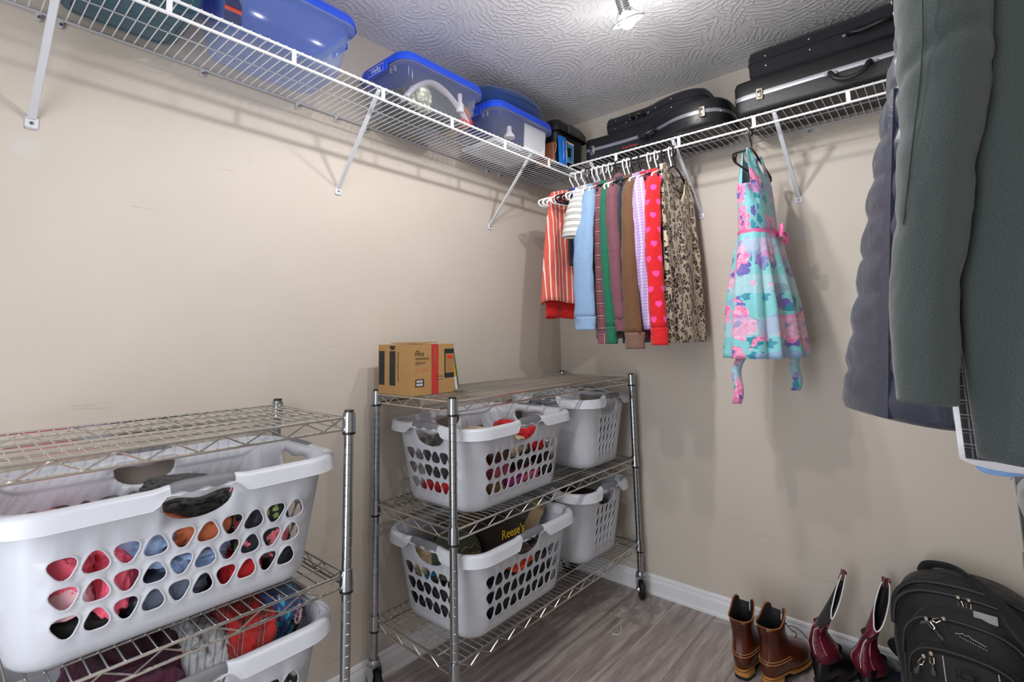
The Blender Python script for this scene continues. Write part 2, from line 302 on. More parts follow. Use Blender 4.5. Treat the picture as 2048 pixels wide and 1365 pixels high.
# ------------------------------------------------------------------ chrome wire racks
PR = .0127
def rack(label, x0, x1, y0, y1, ztop, tiers, casters=True):
    t = thing('wire_rack', label, 'rack', (x0, y0, 0)); W, L = x1 - x0, y1 - y0; zb = .118
    pr = [(.0001, zb)]; z = zb
    pr.append((PR, z))
    while z + .0254 < ztop - .012:
        z += .0254; pr += [(PR, z - .0012), (PR - .0011, z - .0004), (PR - .0011, z + .0004), (PR, z + .0012)]
    pr += [(PR, ztop - .004), (PR - .002, ztop - .004), (.0001, ztop - .004)]
    pm_ = MB().lathe(pr, (0, 0, 0), 16); p0 = pm_.build('post', POSTM, t, True, 25)
    cp = MB().lathe([(.0001, ztop - .006), (PR - .0005, ztop - .006), (PR + .0003, ztop - .004), (PR + .0003, ztop - .001), (PR - .003, ztop), (.0001, ztop)], (0, 0, 0), 16).build('post_cap', BLACKP, p0)
    # caster
    cm = MB(); cm.lathe([(.0001, zb), (.019, zb), (.021, zb - .008), (.021, zb - .016), (.017, zb - .022), (.0001, zb - .022)], (0, 0, 0), 16)
    for s in (-1, 1): cm.loft([[(a, s * .019 + e, z) for a, z in ((-.016, .096), (.016, .096), (.022, .078), (.016, .044), (-.002, .036), (-.014, .06))] for e in (-.0015, .0015)], True, True)
    cm.box((.0, 0, .097), (.032, .041, .004)); cs = cm.build('caster_fork', LAMPM, p0)
    RM = Matrix.Rotation(pi / 2, 4, 'X')
    wm = MB().lathe([(.0001, -.012), (.02, -.012), (.036, -.011), (.041, -.008), (.042, 0), (.041, .008), (.036, .011), (.02, .012), (.0001, .012)], (.006, 0, .042), 24, RM).build('wheel', RUBBER, cs) if casters else None
    if casters: MB().lathe([(.0001, -.022), (.011, -.022), (.013, -.019), (.013, .019), (.011, .022), (.0001, .022)], (.006, 0, .042), 12, RM).build('hub', LAMPM, cs)
    for (a, b) in ((W, 0), (0, L), (W, L)):
        q = place('post', p0.data, t, (a, b, 0)); place('post_cap', cp.data, q); c2 = place('caster_fork', cs.data, q)
        for ch in cs.children: place(ch.name.split('.')[0], ch.data, c2)
        if (a, b) == (W, L): c2.rotation_euler = (0, 0, -.9)
    G = .016
    col = MB().lathe([(PR + .0002, -.032), (PR + .0052, -.032), (PR + .0036, .016), (PR + .0002, .016)], (0, 0, 0), 16)
    clipm = MB().lathe([(PR + .0002, -.039), (PR + .0045, -.039), (PR + .0045, -.0322), (PR + .0002, -.0322)], (0, 0, 0), 16)
    colme = clme = None; cw = lw = None; tr = {}
    for zt in tiers:
        mb = MB()
        for zz in (0.004, -.026):
            mb.tube([(0, G, zz), (0, L - G, zz)], .0033); mb.tube([(W, G, zz), (W, L - G, zz)], .0033); mb.tube([(G, 0, zz), (W - G, 0, zz)], .0033); mb.tube([(G, L, zz), (W - G, L, zz)], .0033)
        tier = mb.build('shelf_tier', CHROME, t); tier.location = (0, 0, zt)
        for (a, b) in ((0, 0), (W, 0), (0, L), (W, L)):
            if colme is None:
                o = col.build('collar', POSTM, tier); colme = o.data; o2 = clipm.build('clip', BLACKP, tier); clme = o2.data
            else: o = place('collar', colme, tier); o2 = place('clip', clme, tier)
            o.location = o2.location = (a, b, 0)
        for key, ln in (('x', W), ('y', L)):
            if key not in tr:
                nz = int(ln / .047) // 2 * 2; st = (ln - .05) / nz
                pth = [(.025 + st * k, 0, 0.0015 if k % 2 == 0 else -.0235) for k in range(nz + 1)]
                if key == 'y': pth = [(b, a, c) for a, b, c in pth]
                tr[key] = MB().tube(pth, .0021, 6).build('truss_wire', CHROME, tier).data; place('truss_wire', tr[key], tier, (0, L, 0) if key == 'x' else (W, 0, 0))
            else:
                place('truss_wire', tr[key], tier); place('truss_wire', tr[key], tier, (0, L, 0) if key == 'x' else (W, 0, 0))
        for fx in (.2, .4, .6, .8):
            if lw is None: o = MB().tube([(0, .006, .0015), (0, L - .006, .0015)], .0024, 6).build('support_wire', CHROME, tier); lw = o.data
            else: o = place('support_wire', lw, tier)
            o.location = (W * fx, 0, 0)
        nw = int(L / .0262)
        for k in range(1, nw):
            if cw is None: o = MB().tube([(.002, 0, .0058), (W - .002, 0, .0058)], .0018, 6).build('cross_wire', CHROME, tier); cw = o.data
            else: o = place('cross_wire', cw, tier)
            o.location = (0, L * k / nw, 0)
    return t
TZ = (.245, .632, 1.020)
rack('chrome wire rack on casters with four laundry baskets, standing in the corner', .057, .456, -1.318, -.080, 1.041, TZ)
rack('chrome wire rack with two large laundry baskets, beside the rack in the corner', .057, .456, -2.92, -1.700, 1.043, TZ)
# ------------------------------------------------------------------ track light
t = thing('track_light', 'metal track light on the textured ceiling with open ring bulb holders', 'lamp', (.925, -1.35, H))
MB().rbox((0, -.13, -.012), (.035, .95, .022), .006).build('track', LAMPM, t)
gb = Mat('lit_bulb', '#f4f4f6', .35); gb.b.inputs['Emission Color'].default_value = (1, .99, .97, 1); gb.b.inputs['Emission Strength'].default_value = .55; BULB = gb.mat
RINGM = mat('clear_ring', '#a9b0b4', .15)
for i, L_ in enumerate(LAMPS):
    c = Vector(L_) - Vector((.925, -1.35, H)); ax = Vector((-.05, -.25, .60)).normalized(); q = ax.to_track_quat('Z', 'Y').to_matrix().to_4x4()
    prof_ = [(.0001, .028), (.021, .028), (.021, .034)]
    for k in range(6): prof_ += [(.0205, .036 + k * .008), (.019, .038 + k * .008), (.0205, .041 + k * .008)]
    prof_ += [(.019, .09), (.0001, .09)]
    hd = MB().lathe(prof_, c, 20, q).build('lamp_head', LAMPM, t)
    MB().tube([c + ax * .088, Vector((0, c.y - .052, -.035)), Vector((0, c.y - .06, -.018))], .007).build('arm', LAMPM, hd)
    MB().lathe([(.0001, -.030), (.012, -.0275), (.0215, -.020), (.0275, -.006), (.0275, .004), (.022, .018), (.013, .027), (.012, .034), (.0001, .034)], c, 20, q).build('bulb', BULB, hd)
    ring = []
    for k in range(28): a = 2 * pi * k / 28; ring.append(c + q @ Vector((.047 * cos(a), .047 * sin(a), -.004)))
    rm = MB().tube(ring, .0035, 6, True)
    for a in (.5, .5 + pi): 
        rm.tube([c + q @ Vector((.02 * cos(a), .02 * sin(a), .036)), c + q @ Vector((.047 * cos(a), .047 * sin(a), -.004))], .0018, 6)
        rm.lathe([(.0001, -.004), (.009, -.004), (.010, 0), (.009, .004), (.0001, .004)], c + q @ Vector((.047 * cos(a), .047 * sin(a), -.004)), 10, q)
    rm.build('ring_holder', RINGM, hd)
    sp = light('track_lamp', 'SPOT', tuple(Vector(L_) - ax * .060), SPOT_W, spot_size=math.radians(172), spot_blend=.35, shadow_soft_size=.022, color=(1, .975, .94))
    sp.rotation_euler = (math.radians(6), 0, 0)
    light('track_lamp_glow', 'POINT', tuple(Vector(L_) - ax * .060), POINT_W, shadow_soft_size=.022, color=(1, .975, .94))
# ------------------------------------------------------------------ laundry baskets
BWHITE = mat('basket_white', '#c3c6cf', .36); BGREY = mat('basket_grip_grey', '#696a70', .5)
def pick(cx, cy, R, up, n=20, ell=None):
    out = []
    for k in range(n):
        a = 2 * pi * k / n
        if ell: x, y = ell[0] * cos(a), ell[1] * sin(a); out.append((cx + x * cos(ell[2]) - y * sin(ell[2]), cy + x * sin(ell[2]) + y * cos(ell[2])))
        else: r = R * (1 + .115 * cos(3 * (a - (pi / 2 if up else -pi / 2)))); out.append((cx + r * 1.08 * cos(a), cy + (-.0025 if up else .0025) + r * sin(a)))
    return out
def basket(kind, L, W, Hb, taper=.036, rc=.075, st=.047, rz_=.051):
    a1, b1 = W / 2 - .028, L / 2 - .028       # wall half sizes at the top
    segs = []; ls = 2 * (b1 - rc); ws = 2 * (a1 - rc); arc = rc * pi / 2
    order = [('c3', arc), ('y-', ws), ('c4', arc), ('x+', ls), ('c1', arc), ('y+', ws), ('c2', arc), ('x-', ls)]
    U = sum(l for _, l in order)
    def pos(u, z, out=0.0):
        k = taper * (1 - z / Hb) ** 1.0; a, b = a1 - k + out, b1 - k + out; r = rc + out if rc + out > .01 else .01; u = min(max(u, 0), U); acc = 0
        for nm, l in order:
            if u <= acc + l + 1e-9: break
            acc += l
        s = (u - acc) / l
        if nm == 'x-': return Vector((-a, lerp(b - r, -(b - r), s), z))
        if nm == 'y-': return Vector((lerp(-(a - r), a - r, s), -b, z))
        if nm == 'x+': return Vector((a, lerp(-(b - r), b - r, s), z))
        if nm == 'y+': return Vector((lerp(a - r, -(a - r), s), b, z))
        cx, cy, t0 = {'c3': (-(a - r), -(b - r), pi), 'c4': (a - r, -(b - r), 1.5 * pi), 'c1': (a - r, b - r, 0), 'c2': (-(a - r), b - r, .5 * pi)}[nm]
        t = t0 + s * pi / 2; return Vector((cx + r * cos(t), cy + r * sin(t), z))
    mid = {}; acc = 0
    for nm, l in order: mid[nm] = acc + l / 2; acc += l
    z0 = .032
    holes = []; lens = []
    def lensp(uc, hw, zt_, dep):
        n = 12; top = [(uc + lerp(hw, -hw, k / n), zt_ + .004 * sin(3 * pi * k / n)) for k in range(n + 1)]; bot = [(uc + hw * cos(pi + pi * k / n), zt_ - .004 - dep * sin(pi * k / n) ** .8) for k in range(1, n)]
        return top + bot
    hwl = .072
    for c in ('y-', 'x+', 'y+', 'x-'): lens.append(lensp(mid[c], hwl, Hb - .026, .042))
    if kind == 'pick':
        for c, nc, st_ in (('x+', 10, st), ('y-', 6, .046), ('y+', 6, .046), ('x-', 10, st)):
            for i in range(nc):
                for j in range(3): holes.append(pick(mid[c] + (i - (nc - 1) / 2) * st_, .074 + j * rz_, .0212, i % 2 == 1))
    else:
        for c, nc, st in (('y-', 5, .040), ('y+', 5, .040)):
            for i in range(nc):
                for j in range(4): holes.append(pick(mid[c] + (i - (nc - 1) / 2) * st + j * .004 * (1 if c == 'y-' else 1), .085 + j * .043, .02, True, 16, (.0105, .0215, -.38)))
        for c, rng in (('x+', 7),):
            for i in range(rng):
                for j in range(3): holes.append(pick(mid[c] + (i - (rng - 1) / 2) * .05, .088 + j * .045, .02, True, 16, (.013, .017, 0)))
    pts = []; edges = []; us = [U * k / 96 for k in range(97)]; zs = [lerp(z0, Hb, k / 6) for k in range(7)]
    polys = holes + lens; lip = [[((u - sum(q[0] for q in h) / len(h)) * 1.13 + sum(q[0] for q in h) / len(h), (z - sum(q[1] for q in h) / len(h)) * 1.13 + sum(q[1] for q in h) / len(h)) for u, z in h] for h in holes]
    def inside(p, poly):
        x, y = p; c = False; j = len(poly) - 1
        for i in range(len(poly)):
            if (poly[i][1] > y) != (poly[j][1] > y) and x < (poly[j][0] - poly[i][0]) * (y - poly[i][1]) / (poly[j][1] - poly[i][1]) + poly[i][0]: c = not c
            j = i
        return c
    boxes = [(min(q[0] for q in h) - .006, max(q[0] for q in h) + .006, min(q[1] for q in h) - .006, max(q[1] for q in h) + .006) for h in polys]
    for i, u in enumerate(us):
        for j, z in enumerate(zs):
            if j in (0, 6) or i in (0, 96) or not any(bx[0] < u < bx[1] and bx[2] < z < bx[3] for bx in boxes): pts.append((u, z))
    kindp = [0] * len(pts)
    for h in holes: b = len(pts); pts += h; kindp += [1] * len(h); edges += [(b + k, b + (k + 1) % len(h)) for k in range(len(h))]
    for h in lip: b = len(pts); pts += h; kindp += [2] * len(h); edges += [(b + k, b + (k + 1) % len(h)) for k in range(len(h))]
    for h in lens: b = len(pts); pts += h; kindp += [3] * len(h); edges += [(b + k, b + (k + 1) % len(h)) for k in range(len(h))]
    r = delaunay_2d_cdt([Vector(p) for p in pts], edges, [], 0, 1e-6)
    V2 = r[0]; src = r[3]; mb = MB(); V3 = []
    for p, so in zip(V2, src):
        kd = max([kindp[i] for i in so], default=0) if so else 0
        V3.append(pos(p.x, p.y, .0022 if kd == 1 else 0.0))
    F = []
    pb = [(min(q[0] for q in h), max(q[0] for q in h), min(q[1] for q in h), max(q[1] for q in h), h) for h in polys]
    for f in r[2]:
        c = (sum(V2[i].x for i in f) / 3, sum(V2[i].y for i in f) / 3)
        if any(x0 <= c[0] <= x1 and y0 <= c[1] <= y1 and inside(c, h) for x0, x1, y0, y1, h in pb): continue
        F.append(tuple(f))
    mb.add(V3, F)
    def bring(z, ins): return [Vector((p.x, p.y, z)) for p in [pos(u, z0, -ins) for u in us[:-1]]]
    mb.loft([bring(z0, 0), bring(.016, .005), bring(.006, .014), bring(.0015, .03)], False, True)
    me_o = mb.build('body', BWHITE, None, True, 60); me = me_o.data
    bm = bmesh.new(); bm.from_mesh(me); bmesh.ops.remove_doubles(bm, verts=bm.verts, dist=.0004); bmesh.ops.recalc_face_normals(bm, faces=bm.faces)
    bm.to_mesh(me); bm.free(); me.polygons.foreach_set('use_smooth', [True] * len(me.polygons)); me.set_sharp_from_angle(angle=math.radians(50))
    so = me_o.modifiers.new('thickness', 'SOLIDIFY'); so.thickness = .0024; so.offset = -1
    # rolled rim
    hc = [mid['y-'], mid['x+'], mid['y+'], mid['x-']]
    rings = []; nu = 160
    for k in range(nu):
        u = U * k / nu; d = min(abs(u - c) for c in hc); e = max(0.0, min(1, (.095 - d) / .032)); e = e * e * (3 - 2 * e)
        lift = .012 * e if kind == 'leaf' else .004 * e
        sk = lerp(.030, .013 + .003 * cos(d / .085 * 3.5 * pi), e); ot = lerp(.027, .020, e)
        q = []
        for o_, z_ in ((-.001, -.004), (.002, .004), (.010, .0065), (ot - .006, .005), (ot, -.003), (ot + .0015, -sk + .002), (ot + .003, -sk), (ot - .001, -sk), (ot - .0035, -.006), (.002, -.007)):
            p = pos(u, Hb, o_); q.append(Vector((p.x, p.y, Hb + z_ + lift)))
        rings.append(q)
    rim = MB().loft(rings + [rings[0]]).build('rim', BWHITE, me_o, True, 50)
    for c in hc:
        rings = []
        for k in range(17):
            s = (k / 16 - .5) * 2; u = (c + s * .064) % U; d = abs(s) * .064; e = max(0.0, min(1, (.095 - d) / .032)); e = e * e * (3 - 2 * e); lift = .012 * e if kind == 'leaf' else .004 * e
            g_ = .0042 * (1 - abs(s) ** 6); sk = .012 - .0035 * cos(d / .085 * 3.5 * pi); q = []
            for o_, z_ in ((.001, .0035), (.009, .0065 + g_), (.015, .005 + g_), (.0205 + g_ * .5, -.003), (.0215 + g_ * .6, -sk + .002), (.012, -.002)):
                p = pos(u, Hb, o_); q.append(Vector((p.x, p.y, Hb + z_ + lift)))
            rings.append(q)
        MB().loft(rings, True, True).build('grip', BGREY, me_o, True, 50)
    return me_o
def place_basket(src, label, x, y, z, rz, group, sy=1.0):
    root = thing('laundry_basket', label, 'basket', (x, y, z), rz, group)
    b = src if src.parent is None and not src.get('used') else None
    def cp(o, par): 
        c = bpy.data.objects.new(o.name.split('.')[0], o.data); COL.objects.link(c); c.parent = par
        for md in o.modifiers:
            m2 = c.modifiers.new(md.name, 'SOLIDIFY'); m2.thickness = md.thickness; m2.offset = md.offset
        for ch in o.children: cp(ch, c)
        return c
    c = cp(src, root); c.scale = (1, sy, 1); return root
def drop(o):
    for ch in list(o.children): drop(ch)
    bpy.data.objects.remove(o)
bA = basket('pick', .66, .465, .283); bB = basket('leaf', .47, .46, .305, .036, .085); bC = basket('pick', .70, .455, .290, st=.0525, rz_=.054)
TSURF = [z + .0078 for z in TZ]
GB = 'white laundry baskets with grey grips'
place_basket(bA, 'white basket of mixed clothes on the upper tier, next to the oval-holed basket', .255, -.945, TSURF[1], 0.03, GB)
place_basket(bA, 'white basket full of caps on the bottom tier of the rack in the corner', .262, -.955, TSURF[0], .02, GB)
place_basket(bB, 'white oval-holed basket on the upper tier against the corner', .250, -.310, TSURF[1], pi / 2, GB)
place_basket(bB, 'white oval-holed basket of dark clothes on the bottom tier by the caster', .240, -.345, TSURF[0], pi / 2 - .02, GB)
place_basket(bC, 'large white basket full of pink, blue and floral clothes right under the top tier', .240, -2.054, TSURF[1], 0, GB)
place_basket(bC, 'large white basket with plaid and floral scarves spilling over the rim below another basket', .240, -2.054, TSURF[0], 0, GB)
# ------------------------------------------------------------------ crumpled clothes
def flowers(g, v, scale, R, thr, seed=0.0):
    vv = g.vm('ADD', v, (seed, seed * .7, 0)); vv = g.vm('ADD', vv, g.vm('MULTIPLY', g.vm('SUBTRACT', g.noise(vv, scale * 3.2, 3, out='Color'), (.5, .5, .5)), (.42 / scale, .42 / scale, 0))); nd = g.t.nodes.new('ShaderNodeTexVoronoi'); nd.inputs['Scale'].default_value = scale; g.setin(nd.inputs['Vector'], vv)
    pos_, colr = S(g, nd.outputs['Position']), S(g, nd.outputs['Color']); d = g.vm('SUBTRACT', vv, pos_); x, y, _ = g.sep(d); r = g.m('SQRT', x * x + y * y) * scale; cr, cg, cb = g.sep(colr)
    ang = g.m('ARCTAN2', y, x); pet = R * (g.m('SINE', ang * 5.0 + cg * 6.0) * .12 + g.m('SINE', ang * 9.0 + cg * 9.0) * .06 + .82) * (cb * .5 + .6)
    return (r < pet) * (cr > thr), r / R, cr, ang
def floral(name, base, c1, c2, c3, leaf, scale=9., rough=.7, seed=0., thr=.35):
    g = cloth(name, base, rough); v = g.uv; col = g.base
    m, r, cr, an = flowers(g, v, scale * 1.9, .34, .45, seed + 3.); col = g.mix(m, col, leaf)
    m, r, cr, an = flowers(g, v, scale * 1.5, .38, .5, seed + 8.); col = g.mix(m, col, c3)
    m, r, cr, an = flowers(g, v, scale, .50, thr, seed); nz = g.noise(v, scale * 9, 3); pet = g.mix(g.m('MULTIPLY_ADD', nz, 2.6, -.9) + r * .35, c1, c2)
    pet = g.mix((g.m('ABSOLUTE', g.m('SINE', an * 3.5 + nz * 7. + r * 3.)) < .3) * .6, pet, c1); pet = g.mix((r + nz * .25 < .3), pet, c3); col = g.mix(m, col, pet); g.color(col); return g
F_DARK = floral('dark_floral', '#1d1f28', '#e01f30', '#f7a3b8', '#2fa5a2', '#9db86a', 16.)
F_NAVY = floral('navy_floral', '#1f3b6d', '#d7d9de', '#cf3358', '#1b1e2a', '#1e8fa0', 19., seed=4.)
def plaidm(name, base, l1, l2, p=.05, w=.004, rough=.9):
    g = cloth(name, base, rough); u, v_, _ = g.sep(g.uv); col = g.base
    for ax in (u, v_):
        col = g.mix(g.band(ax, p, p * .38, .3) * .45, col, l2); col = g.mix(g.band(ax, p, w, 0) * .85, col, l1); col = g.mix(g.band(ax, p, w * .7, .22) * .6, col, l1)
    g.color(col); return g
PLAIDRED = plaidm('red_plaid_scarf', '#a01717', '#8f8a80', '#0d1714', .05, .0016)
cl = {}
for k, h in dict(pink='#f0607c', palepink='#efb9c4', sky='#8fa8cf', slate='#5a6378', terra='#b5613f', black='#17171b', char='#3a3b40', grey='#8a8a90', wine='#4b1230', magenta='#a3257b', rose='#b8566f', red='#c2141d', tan='#8a6a47', brown='#54392c', beige='#bda98a', dkbrown='#2b1c17', white='#d9d6d2', orange='#d8481c', teal='#1d6f8f', olive='#3a3f2b', mustard='#a8772a').items(): cl[k] = cloth('cloth_' + k, h).mat
def lump(label, c, d, m, seed, cat='clothing', group=None, name='folded_garment', rough=.26, fr=2.6, box=None):
    bm = bmesh.new(); bmesh.ops.create_icosphere(bm, subdivisions=5, radius=1.0); off = Vector((seed * 3.7, seed * 1.3, seed * 5.1))
    for v_ in bm.verts:
        p = v_.co.copy(); q = Vector([math.copysign(abs(t_) ** .72, t_) for t_ in p])
        n1 = noise.noise(p * fr * .5 + off); w_ = p + Vector((noise.noise(p * 1.6 + off), noise.noise(p * 1.6 - off), noise.noise(p * 1.7 + off * 2))) * .5
        rdg = 1 - abs(noise.noise(Vector((w_.x * fr, w_.y * fr, w_.z * fr * 2.0)) + off)) * 2
        rd2 = 1 - abs(noise.noise(Vector((w_.x * fr * 2.2, w_.y * fr * 2.2, w_.z * fr * 3.2)) - off)) * 2
        k = 1 + rough * (n1 * .8 + rdg * .36 + rd2 * .13) - rough * .3
        v_.co = Vector((q.x * d[0] * k, q.y * d[1] * k, q.z * d[2] * k))
        if box:
            zz = min(max(v_.co.z + c[2], box[0][2]), box[1][2]); ins = .034 * max(0, 1 - (zz - box[0][2]) / .27) + max(0, .022 - (zz - box[0][2])) * .8; v_.co.z = zz - c[2]
            hx, hy = [(box[1][i_] - box[0][i_]) / 2 - ins for i_ in (0, 1)]; mx_, my_ = [(box[1][i_] + box[0][i_]) / 2 - c[i_] for i_ in (0, 1)]
            for i_ in range(2): v_.co[i_] = min(max(v_.co[i_], box[0][i_] + ins - c[i_]), box[1][i_] - ins - c[i_])
            q_ = (abs((v_.co.x - mx_) / hx) ** 5 + abs((v_.co.y - my_) / hy) ** 5) ** .2
            if q_ > 1: v_.co.x = mx_ + (v_.co.x - mx_) / q_; v_.co.y = my_ + (v_.co.y - my_) / q_
    me = bpy.data.meshes.new(name); bm.to_mesh(me); bm.free(); uvl = me.uv_layers.new(name='UVMap')
    for lp in me.loops: p = me.vertices[lp.vertex_index].co; uvl.data[lp.index].uv = (p.y + p.x * .6, p.z + p.x * .6)
    me.polygons.foreach_set('use_smooth', [True] * len(me.polygons)); me.materials.append(m); o = place(name, me, None, c); return tag(o, label, cat, group)
# upper basket of the near rack (front wall at x ~ .42)
GC = 'clothes in the large upper basket'; zb = TSURF[1] + .014; B1 = ((.045, -2.365, TSURF[1] + .005), (.430, -1.742, .95))
def pile(items, group, zbase, bx, x0):
    for i, (lb, y_, dz_, sz, m) in enumerate(items): lump(lb, (x0, y_, zbase + dz_), sz, m, i * 1.7 + y_ * 3 + len(group), 'clothing', group, box=bx)
pile([('hot pink printed garment at the end of the large basket', -2.265, .15, (.17, .055, .062), cl['pink']), ('pale pink and white print garment below the hot pink one', -2.262, .095, (.17, .06, .045), cl['palepink']), ('dark garment at the bottom of the large basket under the pinks', -2.25, .035, (.18, .08, .035), cl['black']),
      ('bright pink garment folded next to the light blue one', -2.185, .10, (.17, .045, .07), cl['pink']), ('light blue garment folded in the large basket', -2.115, .15, (.17, .06, .05), cl['sky']), ('slate blue garment at the bottom of the large basket', -2.08, .04, (.18, .085, .045), cl['slate']),
      ('mid blue garment under the terracotta one', -2.03, .10, (.17, .08, .035), cl['sky']), ('terracotta knit folded in the large basket', -2.045, .165, (.17, .085, .045), cl['terra']), ('black knit lying on top of the terracotta one', -2.02, .215, (.16, .075, .025), cl['black']),
      ('black floral print garment at the far end of the large basket', -1.885, .125, (.18, .075, .085), F_DARK.mat), ('red print garment at the bottom of the large basket', -1.93, .04, (.17, .05, .042), cl['red']), ('charcoal garment at the bottom corner of the large basket', -1.835, .035, (.17, .05, .038), cl['char'])], GC, zb, B1, .25)
# lower basket of the near rack
GD = 'scarves and clothes in the large lower basket'; zb = TSURF[0] + .05; B2 = ((.045, -2.365, TSURF[0] + .005), (.432, -1.742, .60))
pile([('wine red garment heaped in the lower basket', -2.12, .16, (.16, .12, .11), cl['wine']), ('pale grey striped scarf in the lower basket', -1.985, .19, (.15, .055, .09), None), ('red plaid scarf heaped in the lower basket', -1.895, .215, (.16, .075, .085), PLAIDRED.mat), ('navy floral scarf hanging up over the rim of the lower basket', -1.815, .235, (.15, .045, .085), F_NAVY.mat), ('dark clothes under the scarves of the lower basket', -1.98, .06, (.17, .19, .08), cl['char'])], GD, zb, B2, .25)
gs = cloth('grey_stripe_scarf', '#a9abae'); u, v_, _ = gs.sep(gs.uv); gs.color(gs.mix(gs.band(u, .018, .005) * .6, gs.base, '#5f6268'))
for o in bpy.data.objects:
    if o.get('label') == 'pale grey striped scarf in the lower basket': o.data.materials.clear(); o.data.materials.append(gs.mat)
# rack in the corner, upper left basket
GE = 'clothes in the picked basket'; zb = TSURF[1] + .014; B3 = ((.06, -1.235, TSURF[1] + .005), (.447, -.655, .93)); GE = 'clothes in the upper basket of the corner rack'
pile([('black garment at the near end of the upper basket', -1.14, .12, (.14, .04, .11), cl['char']), ('brown garment on top in the upper basket', -1.04, .165, (.15, .075, .05), cl['brown']), ('mauve garment in the middle of the upper basket', -1.04, .10, (.15, .07, .04), cl['rose']), ('tan suede garment at the bottom of the upper basket', -1.06, .04, (.15, .06, .045), cl['tan']),
      ('beige garment on top next to the red one', -.93, .160, (.15, .045, .06), cl['beige']), ('magenta garment at the bottom of the upper basket', -.96, .045, (.15, .06, .05), cl['magenta']), ('rose satin garment at the bottom of the upper basket', -.86, .045, (.15, .06, .05), cl['rose']), ('black garment between the rose and red ones', -.90, .12, (.15, .06, .05), cl['black']),
      ('bright red garment on top of the upper basket', -.79, .165, (.14, .05, .06), cl['red']), ('dark brown garment at the far end of the upper basket', -.735, .07, (.16, .06, .07), cl['dkbrown']), ('dark red garment low at the near end of the upper basket', -1.145, .035, (.14, .035, .036), cl['red'])], GE, zb, B3, .285)
GF = 'dark clothes in the oval-holed baskets'
B4 = ((.055, -.50, TSURF[1] + .005), (.446, -.12, .95)); B5 = ((.045, -.535, TSURF[0] + .005), (.435, -.155, .56))
lump('black garment in the upper oval-holed basket', (.28, -.37, TSURF[1] + .11), (.15, .085, .10), cl['black'], 3.3, group=GF, box=B4); lump('brown garment in the upper oval-holed basket', (.29, -.20, TSURF[1] + .10), (.14, .075, .09), cl['dkbrown'], 5.3, group=GF, box=B4)
lump('charcoal garment in the lower oval-holed basket', (.27, -.43, TSURF[0] + .12), (.15, .085, .11), cl['black'], 6.3, group=GF, box=B5); lump('dark brown garment in the lower oval-holed basket', (.27, -.27, TSURF[0] + .13), (.14, .08, .11), cl['dkbrown'], 7.3, group=GF, box=B5)
lump('grey patterned garment low in the lower oval-holed basket', (.35, -.30, TSURF[0] + .045), (.05, .09, .04), cl['grey'], 8.3, group=GF, box=B5)
# basket of caps
zc = TSURF[0]; B6 = ((.07, -1.245, zc + .005), (.452, -.665, .56)); GG = 'things in the basket of caps'
for lb, c, d, m, s in (('black clothes filling the bottom of the basket of caps', (.27, -.95, zc + .085), (.17, .29, .085), cl['black'], 1.1), ('blue garment at the near end of the basket of caps', (.20, -1.155, zc + .13), (.06, .03, .07), cl['teal'], 2.2), ('orange garment under the brown cap', (.36, -.90, zc + .155), (.06, .08, .032), cl['orange'], 3.1), ('beige cloth beside the green cap', (.15, -1.17, zc + .18), (.06, .04, .05), cl['beige'], 4.4), ('khaki cloth at the back of the basket of caps', (.16, -.90, zc + .20), (.07, .12, .06), cl['tan'], 5.2)):
    lump(lb, c, d, m, s, group=GG, box=B6)
def cap(label, loc, rz, tilt, m, mbill, R=.088):
    t = thing('baseball_cap', label, 'cap', loc, 0, 'caps in the laundry basket', (tilt, 0, rz))
    rings = []
    for k in range(9):
        a = pi / 2 * k / 8; rings.append([(R * cos(a) * cos(b) * 1.0, R * 1.1 * cos(a) * sin(b), R * 1.12 * sin(a) ** .85 if a > 0 else 0) for b in [2 * pi * j / 32 for j in range(32)]])
    MB().loft(rings, False, True).build('crown', m, t)
    br = []
    for k in range(7):
        s = k / 6; br.append([((R - .004 + s * .065 * cos(b) ** .5) * cos(b), (R - .002 + s * .03) * sin(b) * 1.08, .004 - .018 * s * abs(sin(b)) - .012 * s * s) for b in [lerp(-1.25, 1.25, j / 20) for j in range(21)]])
    o = MB().loft(br, close=False).build('bill', mbill, t); md = o.modifiers.new('t', 'SOLIDIFY'); md.thickness = .003
    MB().lathe([(.0001, 0), (.007, 0), (.005, .004), (.0001, .005)], (0, 0, R * 1.115), 10).build('button', mbill, t); return t
YEL = mat('yellow_thread', '#e7c21d', .6); GOLDT = mat('gold_thread', '#a08a58', .6)
c1 = cap('dark brown baseball cap with yellow script in the basket', (.290, -.930, zc + .212), -0.05, 0.0, cl['dkbrown'], cl['dkbrown'], .085); 
a0 = -.15; letter("Reese's", .042, YEL, c1, (.0875, .002, .046), (0, 1, 0), (-.22, 0, 1), 'embroidery', .0006, .25)
c2 = cap('olive green trucker cap with a gold patch in the basket', (.270, -1.118, zc + .195), -.15, 0.0, cl['olive'], cl['olive'], .085)
letter('CANNA', .022, GOLDT, c2, (.0865, 0, .035), (0, 1, 0), (-.2, 0, 1), 'embroidery', .0006); MB().tube([(.076, -.04, .050), (.079, -.02, .064), (.082, 0, .058), (.078, .02, .066), (.075, .04, .050)], .0012, 6).build('patch_outline', GOLDT, c2)
mb = MB(); r_ = smooth_path([(-.04, -.11, 0), (.06, -.10, .03), (.075, 0, .035), (.06, .07, .02)], 5); 
tb = thing('carton', 'tan and light blue packet standing in the basket of caps', 'packet', (.295, -.735, zc + .19), .55); M_ = Matrix.Rotation(.45, 4, 'Y')
